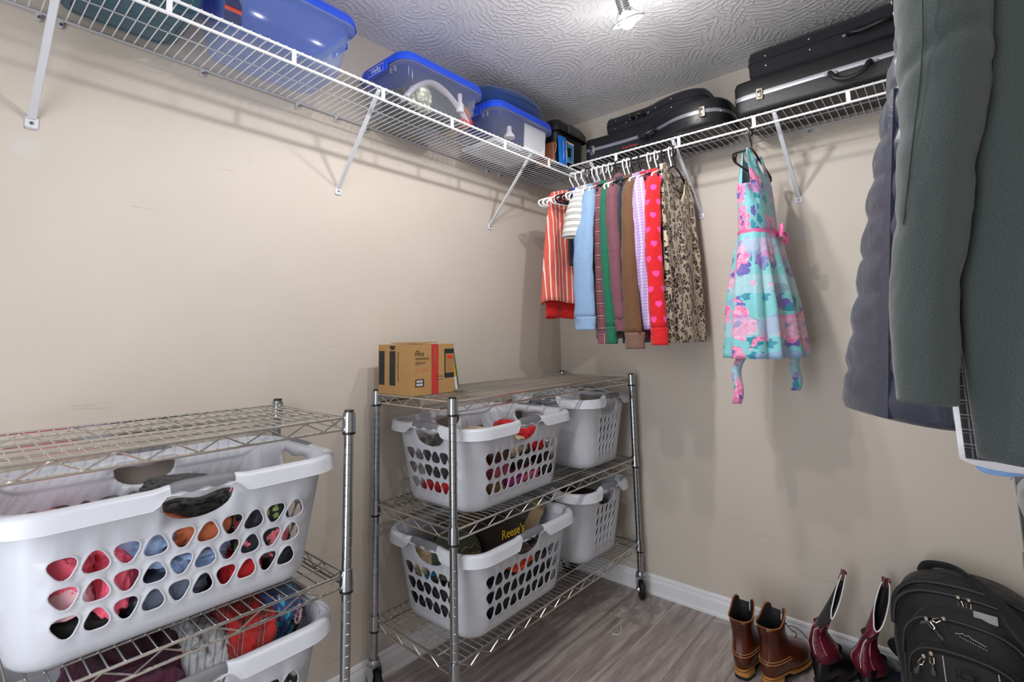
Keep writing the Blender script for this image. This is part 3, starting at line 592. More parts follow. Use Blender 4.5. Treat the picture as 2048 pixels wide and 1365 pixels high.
MB().rbox((0, 0, .05), (.05, .10, .13), .004, 2, M_).build('body', mat('packet_tan', '#b39a78', .7), tb); MB().rbox((.0265, 0, .04), (.002, .095, .07), .001, 1, M_).build('label', mat('packet_blue', '#6fb3dd', .6), tb)
mb = MB(); P_ = [M_ @ Vector((.0285, a, b)) for a, b in ((-.03, .015), (.04, .015), (.04, .055), (-.03, .055))]; mb.tube(P_, .0016, 6, True); mb.build('label_border', mat('packet_crimson', '#c22b45', .6), tb)
# ------------------------------------------------------------------ cardboard box and thin box on the rack
KR = Mat('kraft_board', '#a8814f', .78); KR.color(KR.mix(KR.noise(KR.coords('Object'), 60, 3), '#a27b49', '#b08a58')); KRAFT = KR.mat
INK = mat('dark_ink', '#1d2124', .6); REDP = mat('red_print', '#b3302b', .6); SALM = mat('salmon_print', '#c4714a', .7); WHT = mat('white_print', '#e9e9ea', .5); LOGOR = mat('red_logo', '#d8241c', .5)
bx0, bx1, by0, by1, bz0, bz1 = .072, .256, -1.322, -1.112, TSURF[2] + .001, 1.205
t = thing('cardboard_box', 'brown cardboard box with red stripe and black print on the corner rack', 'box', (bx0, by0, bz0)); w_, l_, h_ = bx1 - bx0, by1 - by0, bz1 - bz0
MB().box((w_ / 2, l_ / 2, h_ / 2), (w_, l_, h_)).build('carton', KRAFT, t, False)
MB().box((w_ * .4, l_ * .55, h_ + .002), (w_ * .8, l_ * .5, .003), Matrix.Rotation(.03, 4, 'X')).build('top_flap', KRAFT, t, False)
def fx(y0, y1, z0, z1, m, nm, e=.0006): MB().box((w_ + e / 2, (y0 + y1) / 2, (z0 + z1) / 2), (e, y1 - y0, z1 - z0)).build(nm, m, t, False)
def fy(x0, x1, z0, z1, m, nm): MB().box(((x0 + x1) / 2, -.0003, (z0 + z1) / 2), (x1 - x0, .0006, z1 - z0)).build(nm, m, t, False)
fx(l_ * .46, l_ * .62, 0, h_, REDP, 'red_stripe'); fx(l_ * .765, l_ * .998, h_ * .30, h_ * .90, INK, 'speaker_picture'); fx(l_ * .79, l_ * .998, h_ * .40, h_ * .80, mat('weave_print', '#9a7444', .7), 'speaker_grille', .0009); fx(l_ * .83, l_ * .96, h_ * .70, h_ * .76, LOGOR, 'logo', .0012)
fx(l_ * .10, l_ * .29, h_ * .165, h_ * .315, INK, 'barcode_panel')
for zz in (.185, .25):
    for k in range(9): fx(l_ * (.122 + k * .016), l_ * (.130 + k * .016), h_ * zz, h_ * (zz + .045), WHT, 'barcode_bar', .0009)
X_ = (0, 1, 0); Zu = (0, 0, 1)
letter('MINI', .021, INK, t, (w_ + .0004, l_ * .19, h_ * .80), X_, Zu, ext=.0003); letter('bark', .0085, INK, t, (w_ + .0004, l_ * .15, h_ * .87), X_, Zu, ext=.0003)
for k, (zz, ln) in enumerate(((.725, .3), (.70, .31), (.65, .22), (.632, .21), (.615, .22), (.597, .1))): fx(l_ * .10, l_ * (.10 + ln), h_ * zz, h_ * (zz + (.009 if k < 2 else .005)), INK, 'small_print')
for zz in (.52, .485, .465): fx(l_ * .10, l_ * .22, h_ * zz, h_ * (zz + .006), SALM, 'small_print'); fx(l_ * .27, l_ * .39, h_ * zz, h_ * (zz + .006), SALM, 'small_print')
for zz in (.34, .275): fx(l_ * .58, l_ * .60, h_ * zz, h_ * (zz + .02), INK, 'bullet', .0009); fx(l_ * .63, l_ * .73, h_ * zz, h_ * (zz + .008), INK, 'small_print')
letter('AUX LINE IN', .010, KRAFT, t, (w_ + .0009, l_ * .54, h_ * .76), (0, 0, -1), X_, ext=.0003)
fy(w_ * .36, w_ * .54, h_ * .18, h_ * .87, INK, 'bold_letter'); fy(w_ * .02, w_ * .20, h_ * .18, h_ * .87, INK, 'bold_letter')
letter('Everything but small', .0125, INK, t, (w_ * .63, -.0004, h_ * .56), (0, 0, -1), (1, 0, 0), ext=.0003)
MB().add([(w_ * .45 + .016 * cos(a), -.0006, h_ - .004 - .016 * sin(a)) for a in [pi * k / 10 for k in range(11)]], [tuple(range(11))]).build('thumb_notch', INK, t, False)
t = thing('thin_box', 'thin green and white flat box leaning against the cardboard box', 'box', (.14, -1.045, TSURF[2] + .0015), 0, None, (.19, 0, 0))
MB().box((0, 0, .08), (.13, .016, .16)).build('carton', mat('thin_box_white', '#dfe0da', .6), t, False); MB().box((0.0, .0095, .08), (.132, .007, .161)).build('green_side', mat('thin_box_green', '#3d6a45', .6), t, False); MB().box((.0655, .0, .075), (.001, .010, .05)).build('yellow_patch', mat('thin_box_yellow', '#e0aa2a', .6), t, False)
for b_ in (bA, bB, bC): drop(b_)
# ------------------------------------------------------------------ storage totes on the long shelf
def clear_plastic(name, col, tr=.72, rough=.12):
    g = Mat(name, col, rough); nt = g.t; tb_ = nt.nodes.new('ShaderNodeBsdfTransparent'); tb_.inputs[0].default_value = (.97, .98, 1, 1); mx = nt.nodes.new('ShaderNodeMixShader')
    lw = nt.nodes.new('ShaderNodeLayerWeight'); lw.inputs[0].default_value = .25; f = g.m('MULTIPLY_ADD', S(g, lw.outputs['Facing']), .32, 1 - tr)
    nt.links.new(f.k, mx.inputs[0]); nt.links.new(tb_.outputs[0], mx.inputs[1]); nt.links.new(g.b.outputs[0], mx.inputs[2]); nt.links.new(mx.outputs[0], g.out.inputs[0]); return g.mat
CLEAR = clear_plastic('clear_plastic', '#c4ccd6', .86); CLEARB = clear_plastic('clear_plastic_blue', '#9fb8ea', .74); TEALP = clear_plastic('teal_plastic', '#3d6274', .2)
LID = mat('blue_lid', '#1750e6', .38); LIDD = mat('dark_blue_lid', '#0f2f9a', .4); STK = mat('navy_label', '#1a2358', .5); STR = mat('orange_label', '#c8452a', .5); PAPER = mat('white_paper', '#e8e8ea', .7)
ZS = ZL + .0068
def tote(label, x0, x1, y0, y1, h, lidm, bodym, logo=None, lidh=.034, flat=False):
    L, W = y1 - y0, x1 - x0; t = thing('storage_tote', label, 'tote', ((x0 + x1) / 2, (y0 + y1) / 2, ZS), 0, 'plastic totes on the long shelf'); hb = h - lidh
    tp = .022; rings = []
    for z, ins, r in ((0, tp + .022, .03), (.004, tp + .010, .045), (.014, tp + .002, .05), (hb * .5, tp * .5, .05), (hb, 0, .05)): rings.append([(a, b, z) for a, b in rrect(W / 2 - .016 - ins, L / 2 - .022 - ins, r, 6)])
    o = MB().loft(rings, True, False).build('body', bodym, t, True, 60)
    fl = [(W / 2 - .016, L / 2 - .022, hb - .012), (W / 2 - .004, L / 2 - .010, hb - .010), (W / 2 - .001, L / 2 - .006, hb - .012), (W / 2 - .001, L / 2 - .006, hb - .001), (W / 2 - .016, L / 2 - .022, hb)]
    MB().loft([[(a, b, z) for a, b in rrect(p, q, .055, 6)] for p, q, z in fl]).build('rim', bodym, o, True, 40)
    rb = MB()
    for s in (-1, 1):
        for k in (-.28, -.2, .2, .28): rb.box((k * W, s * (L / 2 - .016), hb - .022), (.002, .012, .022))
    rb.build('ribs', bodym, o, False)
    lr = [(0, 0, hb - .004), (.001, .001, hb + .010), (.0035, .0035, hb + .013), (.005, .005, h - .010), (.009, .009, h - .003), (.016, .016, h), (.030, .030, h - .001), (.034, .034, h - .005)]
    ld = MB().loft([[(a, b, z) for a, b in rrect(W / 2 - p, L / 2 - q, .06 - p * .4, 6)] for p, q, z in lr], False, True).build('lid', lidm, t, True, 35)
    for s in (-1, 1):
        MB().rbox((0, s * (L / 2 + .003), hb - .008), (.30 * W if not logo else .42 * W, .010, .036), .004, 3).build('latch', lidm, ld)
    if logo:
        letter(logo, .026, WHT, ld, (0, -(L / 2 + .0085), hb - .008), (1, 0, 0), (0, 0, 1), 'logo', .0003, .12)
        mb = MB(); mb.tube([(s * .045, -(L / 2 + .0083), hb - .008 + q * .0135) for s, q in ((-1, -1), (1, -1), (1, 1), (-1, 1))], .0009, 4, True); mb.build('logo_border', WHT, ld)
    return t
t1 = tote('tall clear tote with bright blue lid and dark product label', .012, .306, -2.015, -1.568, .205, LID, CLEARB)
for z_, w_, m in ((.090, .056, STK), (.060, .016, STR), (.036, .03, STK)): MB().box((.1225 - .0165 * (1 - z_ / .17), -.178, z_), (.0006, .045, w_ * .9)).build('label_sticker', m, t1, False)
MB().box((.0, -.2225, .148), (.11, .002, .04)).build('label_panel', LIDD, t1, False)
tote('clear tote with a white logo on its blue lid, full of dark things', .010, .312, -1.405, -.955, .186, LID, CLEAR, 'Hefty')
tote('clear blue-lidded tote with a white sheet of paper inside', .010, .312, -.900, -.448, .178, LID, CLEAR, 'Hefty')
tt = thing('storage_tote', 'translucent teal tote with ribbed bottom at the doorway end of the shelf', 'tote', (.155, -2.183, ZS), 0, 'plastic totes on the long shelf')
o = MB().loft([[(a, b, z) for a, b in rrect(.13 - i, .148 - i, .05, 6)] for z, i in ((0, .03), (.005, .016), (.02, .008), (.15, 0), (.152, -.008), (.165, -.008))], True, True).build('body', TEALP, tt, True, 50)
DKT = mat('dark_teal', '#1c3442', .4); mb = MB()
mb.tube([(a, b, .003) for a, b in rrect(.093, .111, .03, 5)], .004, 6, True); mb.build('foot_ring', DKT, tt)
for k in (-.06, 0, .06): MB().tube([(-.085, k, .0045), (.085, k, .0045)], .003, 6).build('rib', DKT, tt)
MB().tube([(0, -.11, .0045), (0, .11, .0045)], .003, 6).build('rib', DKT, tt)
# contents of the logo tote
GT = 'things inside the logo tote'; ZI = ZS + .012
mb = MB(); arc = [(.055, -1.36 + .02, ZI + .01), (.06, -1.33, ZI + .06), (.15, -1.27, ZI + .118), (.235, -1.20, ZI + .118), (.255, -1.12, ZI + .085), (.255, -1.06, ZI + .04)]
o = thing('padded_arch', 'pale lavender padded band arching inside the logo tote', 'band', (.15, -1.22, ZI), 0, GT)
pth = smooth_path([(.245, -1.345, .03), (.250, -1.30, .085), (.253, -1.235, .125), (.250, -1.16, .118), (.248, -1.08, .075), (.245, -1.03, .03)], 6); mb = MB(); mb.tube([(p.x - .15, p.y + 1.22, p.z - .012) for p in pth], .011, 8, False, True, 2.4); mb.build('band', mat('lavender_pad', '#d3cbd6', .7), o)
o = thing('dark_box', 'dark slate box inside the logo tote', 'box', (.205, -1.145, ZI), .05, GT); MB().rbox((0, 0, .045), (.11, .17, .095), .004, 2).build('carton', mat('slate_box', '#2b3338', .5), o)
FOIL = mat('clear_foil_bag', '#c8cbb4', .2, .35)
lump('shiny crinkled plastic bag inside the logo tote', (.235, -1.255, ZI + .052), (.025, .05, .045), FOIL, 2.9, 'bag', GT, 'plastic_bag', .5, 3.5); lump('dark cloth heaped inside the logo tote', (.14, -1.235, ZI + .052), (.095, .11, .055), cl['black'], 4.9, 'cloth', GT, 'cloth_heap')
o = thing('small_bottle', 'small white plastic bottle held against the wall of the logo tote', 'bottle', (.262, -1.073, ZI + .045), 0, GT); MB().lathe([(.0001, 0), (.015, 0), (.0165, .004), (.0165, .032), (.012, .04), (.0001, .04)], (0, 0, 0), 16).build('bottle_body', PAPER, o); MB().lathe([(.0001, .0405), (.010, .0405), (.010, .075), (.008, .08), (.0001, .08)], (0, 0, 0), 16).build('cap', WHT, o)
lump('pink wrapping paper beside the white bottle', (.24, -1.03, ZI + .06), (.02, .025, .03), cl['terra'], 7.9, 'paper', GT, 'wrapping_paper', .5, 3.); lump('red wrapping paper at the bottom of the logo tote', (.245, -1.03, ZI + .022), (.02, .035, .018), cl['red'], 8.9, 'paper', GT, 'wrapping_paper', .5, 3.)
o = thing('beige_pack', 'flat beige pack lying at the end of the logo tote', 'pack', (.16, -1.02, ZI), 0, GT); MB().rbox((0, 0, .012), (.10, .05, .024), .004, 2).build('pack_body', cl['beige'], o)
# contents of the paper tote
GU = 'things inside the paper tote'
o = thing('paper_sheet', 'white sheet of paper standing against the inside of the tote wall', 'paper', (.2735, -.585, ZI), 0, GU); MB().box((0, 0, .062), (.0012, .165, .122), Matrix.Rotation(.07, 4, 'Y')).build('sheet', PAPER, o, False)
o = thing('spray_nozzle', 'white bottle top inside the paper tote', 'bottle', (.245, -.735, ZI + .040), 0, GU); MB().lathe([(.0001, 0), (.026, 0), (.024, .012), (.012, .028), (.010, .055), (.0001, .058)], (0, 0, 0), 14).build('nozzle', PAPER, o)
for i, (w_, l_, h_, m, lb) in enumerate(((.2, .32, .016, PAPER, 'stack of white papers lying in the paper tote'), (.16, .26, .020, cl['tan'], 'tan folder lying on the papers in the tote'))):
    o = thing('paper_stack', lb, 'papers', (.15, -.68, ZI + .018 * i), 0, GU); MB().box((0, 0, h_ / 2), (w_, l_, h_ - .001)).build('sheets', m, o, False)
# brown pouch and blue booklet beside the black box
o = thing('leather_pouch', 'brown leather pouch squeezed between the paper tote and the blue booklet', 'pouch', (.225, -.429, ZS), 0); MB().rbox((0, 0, .058), (.12, .018, .115), .009, 3).build('pouch_body', mat('brown_leather_soft', '#7c4a33', .45), o); MB().tube([(.066, -.008, .05), (.069, .0, .09), (.06, .006, .112)], .0025, 6).build('strap', mat('copper_strap', '#b97a4e', .4), o)
o = thing('booklet', 'blue and white booklet standing on the shelf before the black box', 'booklet', (.300, -.385, ZS), 0); MB().box((.0, .0, .072), (.012, .052, .143)).build('cover', mat('booklet_blue', '#1673d6', .4), o, False); MB().tube([(-.002, .026, .003), (-.001, .033, .06), (-.002, .028, .138)], .005, 8, False, True, 2.2).build('pages', PAPER, o)
letter('Installation Instructions', .010, WHT, o, (.0063, 0, .075), (0, 0, 1), (0, -1, 0), 'spine_text', .0002)
BT = mat('black_tote', '#16181a', .45); t = thing('storage_box', 'black lidded storage box with product picture label in the shelf corner', 'storage box', (.147, -.263, ZS), 0)
W, L, hb = .280, .285, .195; ob = MB().loft([[(a, b, z) for a, b in rrect(W / 2 - i, L / 2 - i, .03, 5)] for z, i in ((0, .03), (.006, .022), (hb, .010), (hb + .004, .0))], True, True).build('body', BT, t, True, 45)
ld = MB().loft([[(a, b, z) for a, b in rrect(W / 2 + .006 - i, L / 2 + .006 - i, .035, 6)] for z, i in ((hb - .012, .0), (hb + .020, 0), (hb + .032, .006), (hb + .048, .014), (hb + .054, .026), (hb + .050, .034))], False, True).build('lid', BT, t, True, 40)
MB().rbox((W / 2 + .008, 0, hb + .012), (.014, .11, .05), .004, 3).build('latch', mat('latch_grey', '#3a3c3f', .4), ld)
MB().box((W / 2 - .0115, -.03, .10), (.001, .085, .105), Matrix.Rotation(.055, 4, 'Y')).build('picture_label', PAPER, ob, False)
MB().box((W / 2 - .0105, -.03, .096), (.001, .077, .092), Matrix.Rotation(.055, 4, 'Y')).build('picture_panel', mat('label_blue', '#4a8fce', .4), ob, False)
MB().rbox((W / 2 - .0098, -.036, .098), (.001, .045, .05), .0004, 2, Matrix.Rotation(.055, 4, 'Y')).build('pictured_box', BT, ob, False); MB().box((W / 2 - .0098, -.056, .140), (.001, .03, .010), Matrix.Rotation(.055, 4, 'Y')).build('label_tab', LOGOR, ob, False)
# navy velvet travel pillow on the paper tote
g = cloth('navy_velvet', '#0f3a7c', .8, sheen=.25); o = thing('travel_pillow', 'navy velvet curved cushion lying on the paper tote lid', 'cushion', (.150, -.655, ZS + .1795), 0)
mb = MB(); pa = [(.10 * cos(a) - .02, .20 * sin(a) + .0, .058 + .006 * sin(2 * a)) for a in [lerp(-.55 * pi, .62 * pi, k / 26) for k in range(27)]]
rad = [.058 * min(1, .45 + .55 * math.sqrt(max(0, 1 - (abs(k - 13) / 13.6) ** 6))) for k in range(27)]; mb.tube(pa, rad, 14, False, True, 1.0); mb.build('cushion_roll', g.mat, o)
MB().tube([(p[0] * 1.1 + .052 * (p[0] + .02) / .1, p[1] * 1.25, .059) for p in pa[2:-2]], .003, 6).build('seam', g.mat, o)
# ------------------------------------------------------------------ instrument cases
g = Mat('pebbled_case', '#15161a', .36); g.bump(g.vor(g.coords('Object'), 420.), .5, .001); PEB = g.mat
g = Mat('smooth_case', '#14161b', .42); g.bump(g.noise(g.coords('Object'), 300, 2), .15, .0006); SMO = g.mat
SOFT = cloth('nylon_case', '#12151d', .75).mat; SIL = mat('silver_trim', '#c9ccd2', .28, .9); LAT = mat('nickel_latch', '#c9c2b0', .22, 1.0); RIV = mat('rivet', '#a9a9ac', .25, 1.0)
ZC = ZR + .0075
def outline(keys, axis, n=44, flip=None):
    x0, x1 = keys[0][0], keys[-1][0]; F = []
    P = smooth_path([(k[0], k[1], 0) for k in keys], 6); up_ = [(p.x, axis - p.y) for p in P]; dn = [(p.x, axis + p.y) for p in reversed(P)]
    return up_ + dn
def inset(poly, d):
    n = len(poly); out = []
    for i in range(n):
        a, b, c = Vector(poly[i - 1]), Vector(poly[i]), Vector(poly[(i + 1) % n]); t_ = (c - a); t_ = t_.normalized() if t_.length > 1e-6 else Vector((1, 0)); nn = Vector((-t_.y, t_.x)); out.append(tuple(b + nn * d))
    return out
def case(label, keys, axis, z0, h, m, rr=.02, trim=None, latches=(), handle=None, group='instrument cases on the wire shelf', rivets=(), seam=None, name='instrument_case', tmat=None):
    pts = outline(keys, axis); cx = sum(p[0] for p in pts) / len(pts); loc = (cx, axis, z0); t = thing(name, label, 'instrument case', loc, 0, group)
    pl = [(x - cx, y - axis) for x, y in pts]; area = sum(pl[i - 1][0] * pl[i][1] - pl[i][0] * pl[i - 1][1] for i in range(len(pl)))
    if area < 0: pl = pl[::-1]
    rings = []
    for z, i in ((0, rr), (rr * .3, rr * .3), (rr, 0), (h - rr, 0), (h - rr * .3, rr * .3), (h, rr)): rings.append([(a, b, z) for a, b in inset(pl, i)])
    MB().loft(rings, True, True).build('shell', m, t, True, 50)
    fy_ = lambda x: min((p for p in pl if p[1] < 0), key=lambda p: abs(p[0] - (x - cx)))[1]
    if trim:
        zt, hw = trim; MB().loft([[(a, b, z) for a, b in inset(pl, -e)] for z, e in ((zt - hw, -.001), (zt - hw, .002), (zt - .0012, .0026), (zt, .0012), (zt + .0012, .0026), (zt + hw, .002), (zt + hw, -.001))]).build('metal_trim', SIL, t, True, 30)
        for x in latches:
            y = fy_(x); q = MB().rbox((x - cx, y - .005, zt - .004), (.026, .006, .046), .004, 3); lt = q.build('latch', LAT, t); MB().rbox((x - cx, y - .0095, zt - .002), (.015, .004, .030), .002, 2).build('latch_lever', LAT, lt); MB().box((x - cx, y - .0117, zt + .004), (.011, .0008, .010)).build('latch_hole', SMO, lt, False)
    if seam:
        for z in seam: MB().tube([(a, b, z) for a, b in inset(pl, -.001)], .0022, 6, True).build('zipper', SMO, t)
    if rivets:
        for x, z in rivets: y = fy_(x); MB().lathe([(.0001, -.002), (.004, -.002), (.0035, .001), (.0001, .002)], (x - cx, y - .001, z), 10, Matrix.Rotation(pi / 2, 4, 'X')).build('rivet', RIV, t)
    if handle:
        xa, xb, zh, dr = handle; ya, yb = fy_(xa), fy_(xb)
        hb_ = MB().tube(smooth_path([(xa - cx, ya - .003, zh), (xa - cx + .002, ya - .022, zh - .004), (xa - cx + .016, ya - .034, zh - dr * .7), (xa - cx + .04, ya - .036, zh - dr), (xb - cx - .04, yb - .036, zh - dr), (xb - cx - .016, yb - .034, zh - dr * .7), (xb - cx - .002, yb - .022, zh - .004), (xb - cx, yb - .003, zh)], 4), .0085, 10).build('handle', SMO, t)
        for x, y in ((xa - .012, ya), (xa + .016, ya), (xb - .012, yb), (xb + .016, yb)): MB().rbox((x - cx, y - .004, zh), (.014, .004, .012), .002, 2).build('handle_mount', RIV, hb_)
    return t
ca = case('black guitar-shaped hard case with silver trim and one body latch', [(.362, .045), (.366, .086), (.45, .083), (.56, .080), (.69, .090), (.76, .118), (.83, .152), (.90, .166), (.96, .158), (1.01, .125), (1.034, .07), (1.038, .02)], -.178, ZC, .125, SMO, .018, (.062, .0075), (.40, .955), (.655, .735, .060, .02))
letter('Road Runner', .015, REDP, ca, (.545 - (sum(p[0] for p in outline([(.362, .045), (.366, .086), (.45, .083), (.56, .080), (.69, .090), (.76, .118), (.83, .152), (.90, .166), (.96, .158), (1.01, .125), (1.034, .07), (1.038, .02)], -.178)) / 84 if False else .7), -.0835, .030), (1, 0, 0), (0, 0, 1), 'brand_plate', .0004, .2)
for x_, w_ in ((.86, .055),): MB().rbox((x_ - .70, -.162, .028), (w_, .008, .014), .003, 2, Matrix.Rotation(0, 4, 'Z')).build('moulded_recess', SMO, ca)
case('small black soft case lying on the guitar-shaped hard case', [(.455, .03), (.458, .062), (.52, .066), (.62, .068), (.68, .075), (.74, .098), (.82, .115), (.89, .108), (.935, .075), (.945, .03)], -.150, ZC + .1255, .098, SOFT, .026, None, (), (.60, .66, .055, .006), rivets=((.50, .03), (.505, .07), (.56, .045), (.58, .075), (.61, .045), (.72, .06), (.80, .07), (.80, .03)), seam=(.052,), group='instrument cases on the wire shelf')
case('long black pebbled hard case with silver trim, latch and handle', [(1.068, .05), (1.070, .12), (1.10, .142), (1.2, .146), (1.5, .148), (1.75, .148), (1.93, .140), (1.97, .12), (1.975, .05)], -.168, ZC, .150, PEB, .022, (.074, .0085), (1.165, 1.72), (1.395, 1.51, .066, .045))
case('long black soft case with a zip lying on the pebbled hard case', [(1.118, .04), (1.121, .098), (1.16, .112), (1.3, .115), (1.50, .120), (1.56, .130), (1.75, .132), (1.93, .12), (1.95, .05)], -.155, ZC + .1505, .135, SOFT, .030, None, (), (1.455, 1.58, .062, .016), rivets=((1.185, .052), (1.185, .092), (1.335, .055), (1.335, .098)), seam=(.078,))
# ------------------------------------------------------------------ hangers and hanging clothes
HW = mat('white_hanger', '#e9eaee', .3); HB = mat('black_hanger', '#16171a', .35)
ROD = ZR - DZR
def hanger_mesh(m, hw=.205, wide=False):
    mb = MB(); hk = []
    for k in range(15): a = lerp(-.35 * pi, 1.0 * pi, k / 14); hk.append((0, .0195 * cos(a), .0135 + .0 + .0195 * sin(a) - .0135 + .0))
    hk = [(0, y, z - .0135) for _, y, z in hk][::-1]
    hk = [(0, -.0195, -.0135)] and [(0, .0195 * cos(a), .0195 * sin(a) - .0125) for a in [lerp(-.35 * pi, pi, k / 14) for k in range(15)]]
    stem = [(0, -.0195, -.03), (0, -.010, -.048), (0, 0, -.062), (0, 0, -.088)]
    mb.tube(hk + stem, .0034, 7)
    tri = smooth_path([(0, 0, -.088), (0, hw * .45, -.118), (0, hw * .9, -.150), (0, hw, -.163), (0, hw * .965, -.178), (0, hw * .8, -.186), (0, 0, -.188), (0, -hw * .8, -.186), (0, -hw * .965, -.178), (0, -hw, -.163), (0, -hw * .9, -.150), (0, -hw * .45, -.118)], 4, True)
    mb.tube(tri, .0042, 7, True)
    for s in (-1, 1): mb.tube([(0, s * hw * .80, -.146), (0, s * (hw * .90), -.168), (0, s * hw * .86, -.182)], [.003, .0065, .003], 8, False, True, .5)
    o = mb.build('clothes_hanger', m); return o
hproto = {'w': hanger_mesh(HW), 'b': hanger_mesh(HB)}; hused = set()
GH = 'plastic hangers on the shelf rail'
def hang(kind, label, x, rz, rod=None, lean=0.0):
    src = hproto[kind]; o = place('clothes_hanger', src.data, None, (x, -.306, ROD) if rod is None else rod, (0, 0, rz)); return tag(o, label, 'hanger', GH)
def body_mb(hs, hw, hh, zt, zh, th, nw=.075, df=.05, db=.02, slope=.36, folds=(.006, 5, 0.), nth=64, nv=26, hemw=0.0, flare=1.0):
    """flat-hung garment: width along local y, thickness along x, z relative to the rail"""
    verts, uv, fs = [], [], []
    for j in range(nv + 1):
        v_ = j / nv
        for i in range(nth):
            a = 2 * pi * i / nth; c, s = cos(a), sin(a); cc = math.copysign(abs(c) ** .85, c); y0 = cc * hs
            dn = slope * max(0, abs(y0) - nw) + (.02 if abs(y0) > hs * .97 else 0); k = max(0, 1 - (abs(y0) / nw) ** 2)
            top = zt - dn - k * (df if s > 0 else db); bot = zh + hemw * sin(3 * a + folds[2])
            z = lerp(top, bot, v_); wv = interp(v_, [(0, hs), (.22, lerp(hs, hw, .7)), (.45, hw), (1, hh)]); y = cc * wv
            t_ = th * interp(v_, [(0, .30 if abs(y0) < nw else .10), (.08, .45), (.3, .85), (1, flare)]); x = t_ * math.copysign(abs(s) ** .8, s)
            amp = folds[0] * min(1, v_ * 2.2 + .12); ph = folds[2]
            x += amp * (sin(y / hw * folds[1] + ph + v_ * .8) + .6 * sin(y / hw * folds[1] * 2.3 + ph * 2 - v_ * 1.4)) + .004 * noise.noise(Vector((y * 14 + ph, z * 9, s * 1.3)))
            verts.append((x, y, z)); uv.append((y + (0 if s > 0 else .37), z))
    for j in range(nv):
        for i in range(nth): k = (i + 1) % nth; fs.append((j * nth + i, j * nth + k, (j + 1) * nth + k, (j + 1) * nth + i))
    mb = MB(); mb.add(verts, fs, uv); return mb
def sleeve_mb(path, rx, ry, seed=0., n=22, nv=26, wr=.0035, wk=1.0, cre=None):
    rr_ = random.Random(int(seed * 1000)); cre = cre or [(rr_.uniform(.2, .9), rr_.uniform(-.09, .09), rr_.uniform(.06, .13), rr_.uniform(0, 6.28)) for _ in range(5)]
    P = smooth_path(path, max(2, nv // (len(path) - 1))); m = len(P); verts, uv, fs = [], [], []; acc = 0
    for j, p in enumerate(P):
        t_ = j / (m - 1); tg = (P[min(j + 1, m - 1)] - P[max(j - 1, 0)]).normalized(); ax = Vector((1, 0, 0)); ax = (ax - tg * ax.dot(tg)).normalized(); ay = tg.cross(ax)
        if j: acc += (P[j] - P[j - 1]).length
        a_, b_ = interp(t_, rx), interp(t_, ry)
        for i in range(n):
            a = 2 * pi * i / n; w_ = 1 + wk * .17 * noise.noise(Vector((cos(a) * 1.6 + seed, sin(a) * 1.6, acc * 9 + seed))) + wk * .10 * (1 - 2 * abs(noise.noise(Vector((cos(a) * 2.5 - seed, sin(a) * 2.5, acc * 22 + cos(a) * 2)))))
            for t0, s0, am, a0 in cre: w_ -= am * math.exp(-((t_ - t0 - s0 * sin(a - a0)) / .018) ** 2) * (.5 + .5 * cos(a - a0))
            q = p + ax * (a_ * cos(a) * w_) + ay * (b_ * sin(a) * w_); q.x += wr * noise.noise(Vector((a * .8, acc * 16, seed * 2))); verts.append(q); uv.append((a_ * a * .9 + seed, -acc))
    for j in range(m - 1):
        for i in range(n): k = (i + 1) % n; fs.append((j * n + i, j * n + k, (j + 1) * n + k, (j + 1) * n + i))
    mb = MB(); mb.add(verts, fs, uv); return mb
GS = 'clothes hanging on the short shelf rail'
def solid(o, th=.0016): m_ = o.modifiers.new('cloth', 'SOLIDIFY'); m_.thickness = th; m_.offset = 0; return o
def garment(name, label, cat, x, m, zh=1.22, hs=.19, hw=.185, hh=.19, th=.014, rz=0.0, near=None, far=True, cuff=None, df=.05, folds=(.004, 5, 0.), cuffm=None, sl=None, nw=.075, db=.02, collar=None, group=GS, slope=.36, hemw=0.0, flare=1.0):
    t = thing(name, label, cat, (x, -.306, ROD), rz, group)
    solid(body_mb(hs, hw, hh, -.094, zh - ROD, th, nw, df, db, slope, folds, hemw=hemw, flare=flare).build('body', m, t, True, 80))
    if near:                                    # near sleeve: [(world x, world y, world z)], half widths, radii
        path, rx, ry = near; inv = Matrix.Translation((x, -.306, ROD)) @ Matrix.Rotation(rz, 4, 'Z'); inv = inv.inverted(); lp = [inv @ Vector(p) for p in path]
        s_ = solid(sleeve_mb(lp, rx, ry, x * 7).build('sleeve', m, t, True, 80))
        if cuff:
            e, d = lp[-1], (lp[-1] - lp[-2]).normalized(); solid(sleeve_mb([e - d * .004, e + d * cuff * .5, e + d * cuff], [(0, rx[-1][1] * 1.08), (1, rx[-1][1] * .98)], [(0, ry[-1][1] * 1.08), (1, ry[-1][1] * .98)], x * 3, nv=6, wr=.001).build('cuff', cuffm or m, s_, True, 80))
        if far:
            q = [(p[0] - lp[0][0], -p[1] * .93, p[2]) for p in lp]; solid(sleeve_mb(q, [(a, b * .6) for a, b in rx], ry, x * 5).build('sleeve', m, t, True, 80))
    if collar:
        mb = MB(); r_ = []
        for k in range(25): a = 2 * pi * k / 24; r_.append((.020 * cos(a), nw * 1.0 * sin(a), -.096 - (.035 if cos(a) > 0 else .004) * max(0, 1 - sin(a) ** 2)))
        mb.tube(r_[:-1], collar, 8, True, True, .55); mb.build('collar', cuffm or m, t)
    return t
def S0(x, y, z): return (x, y, z)
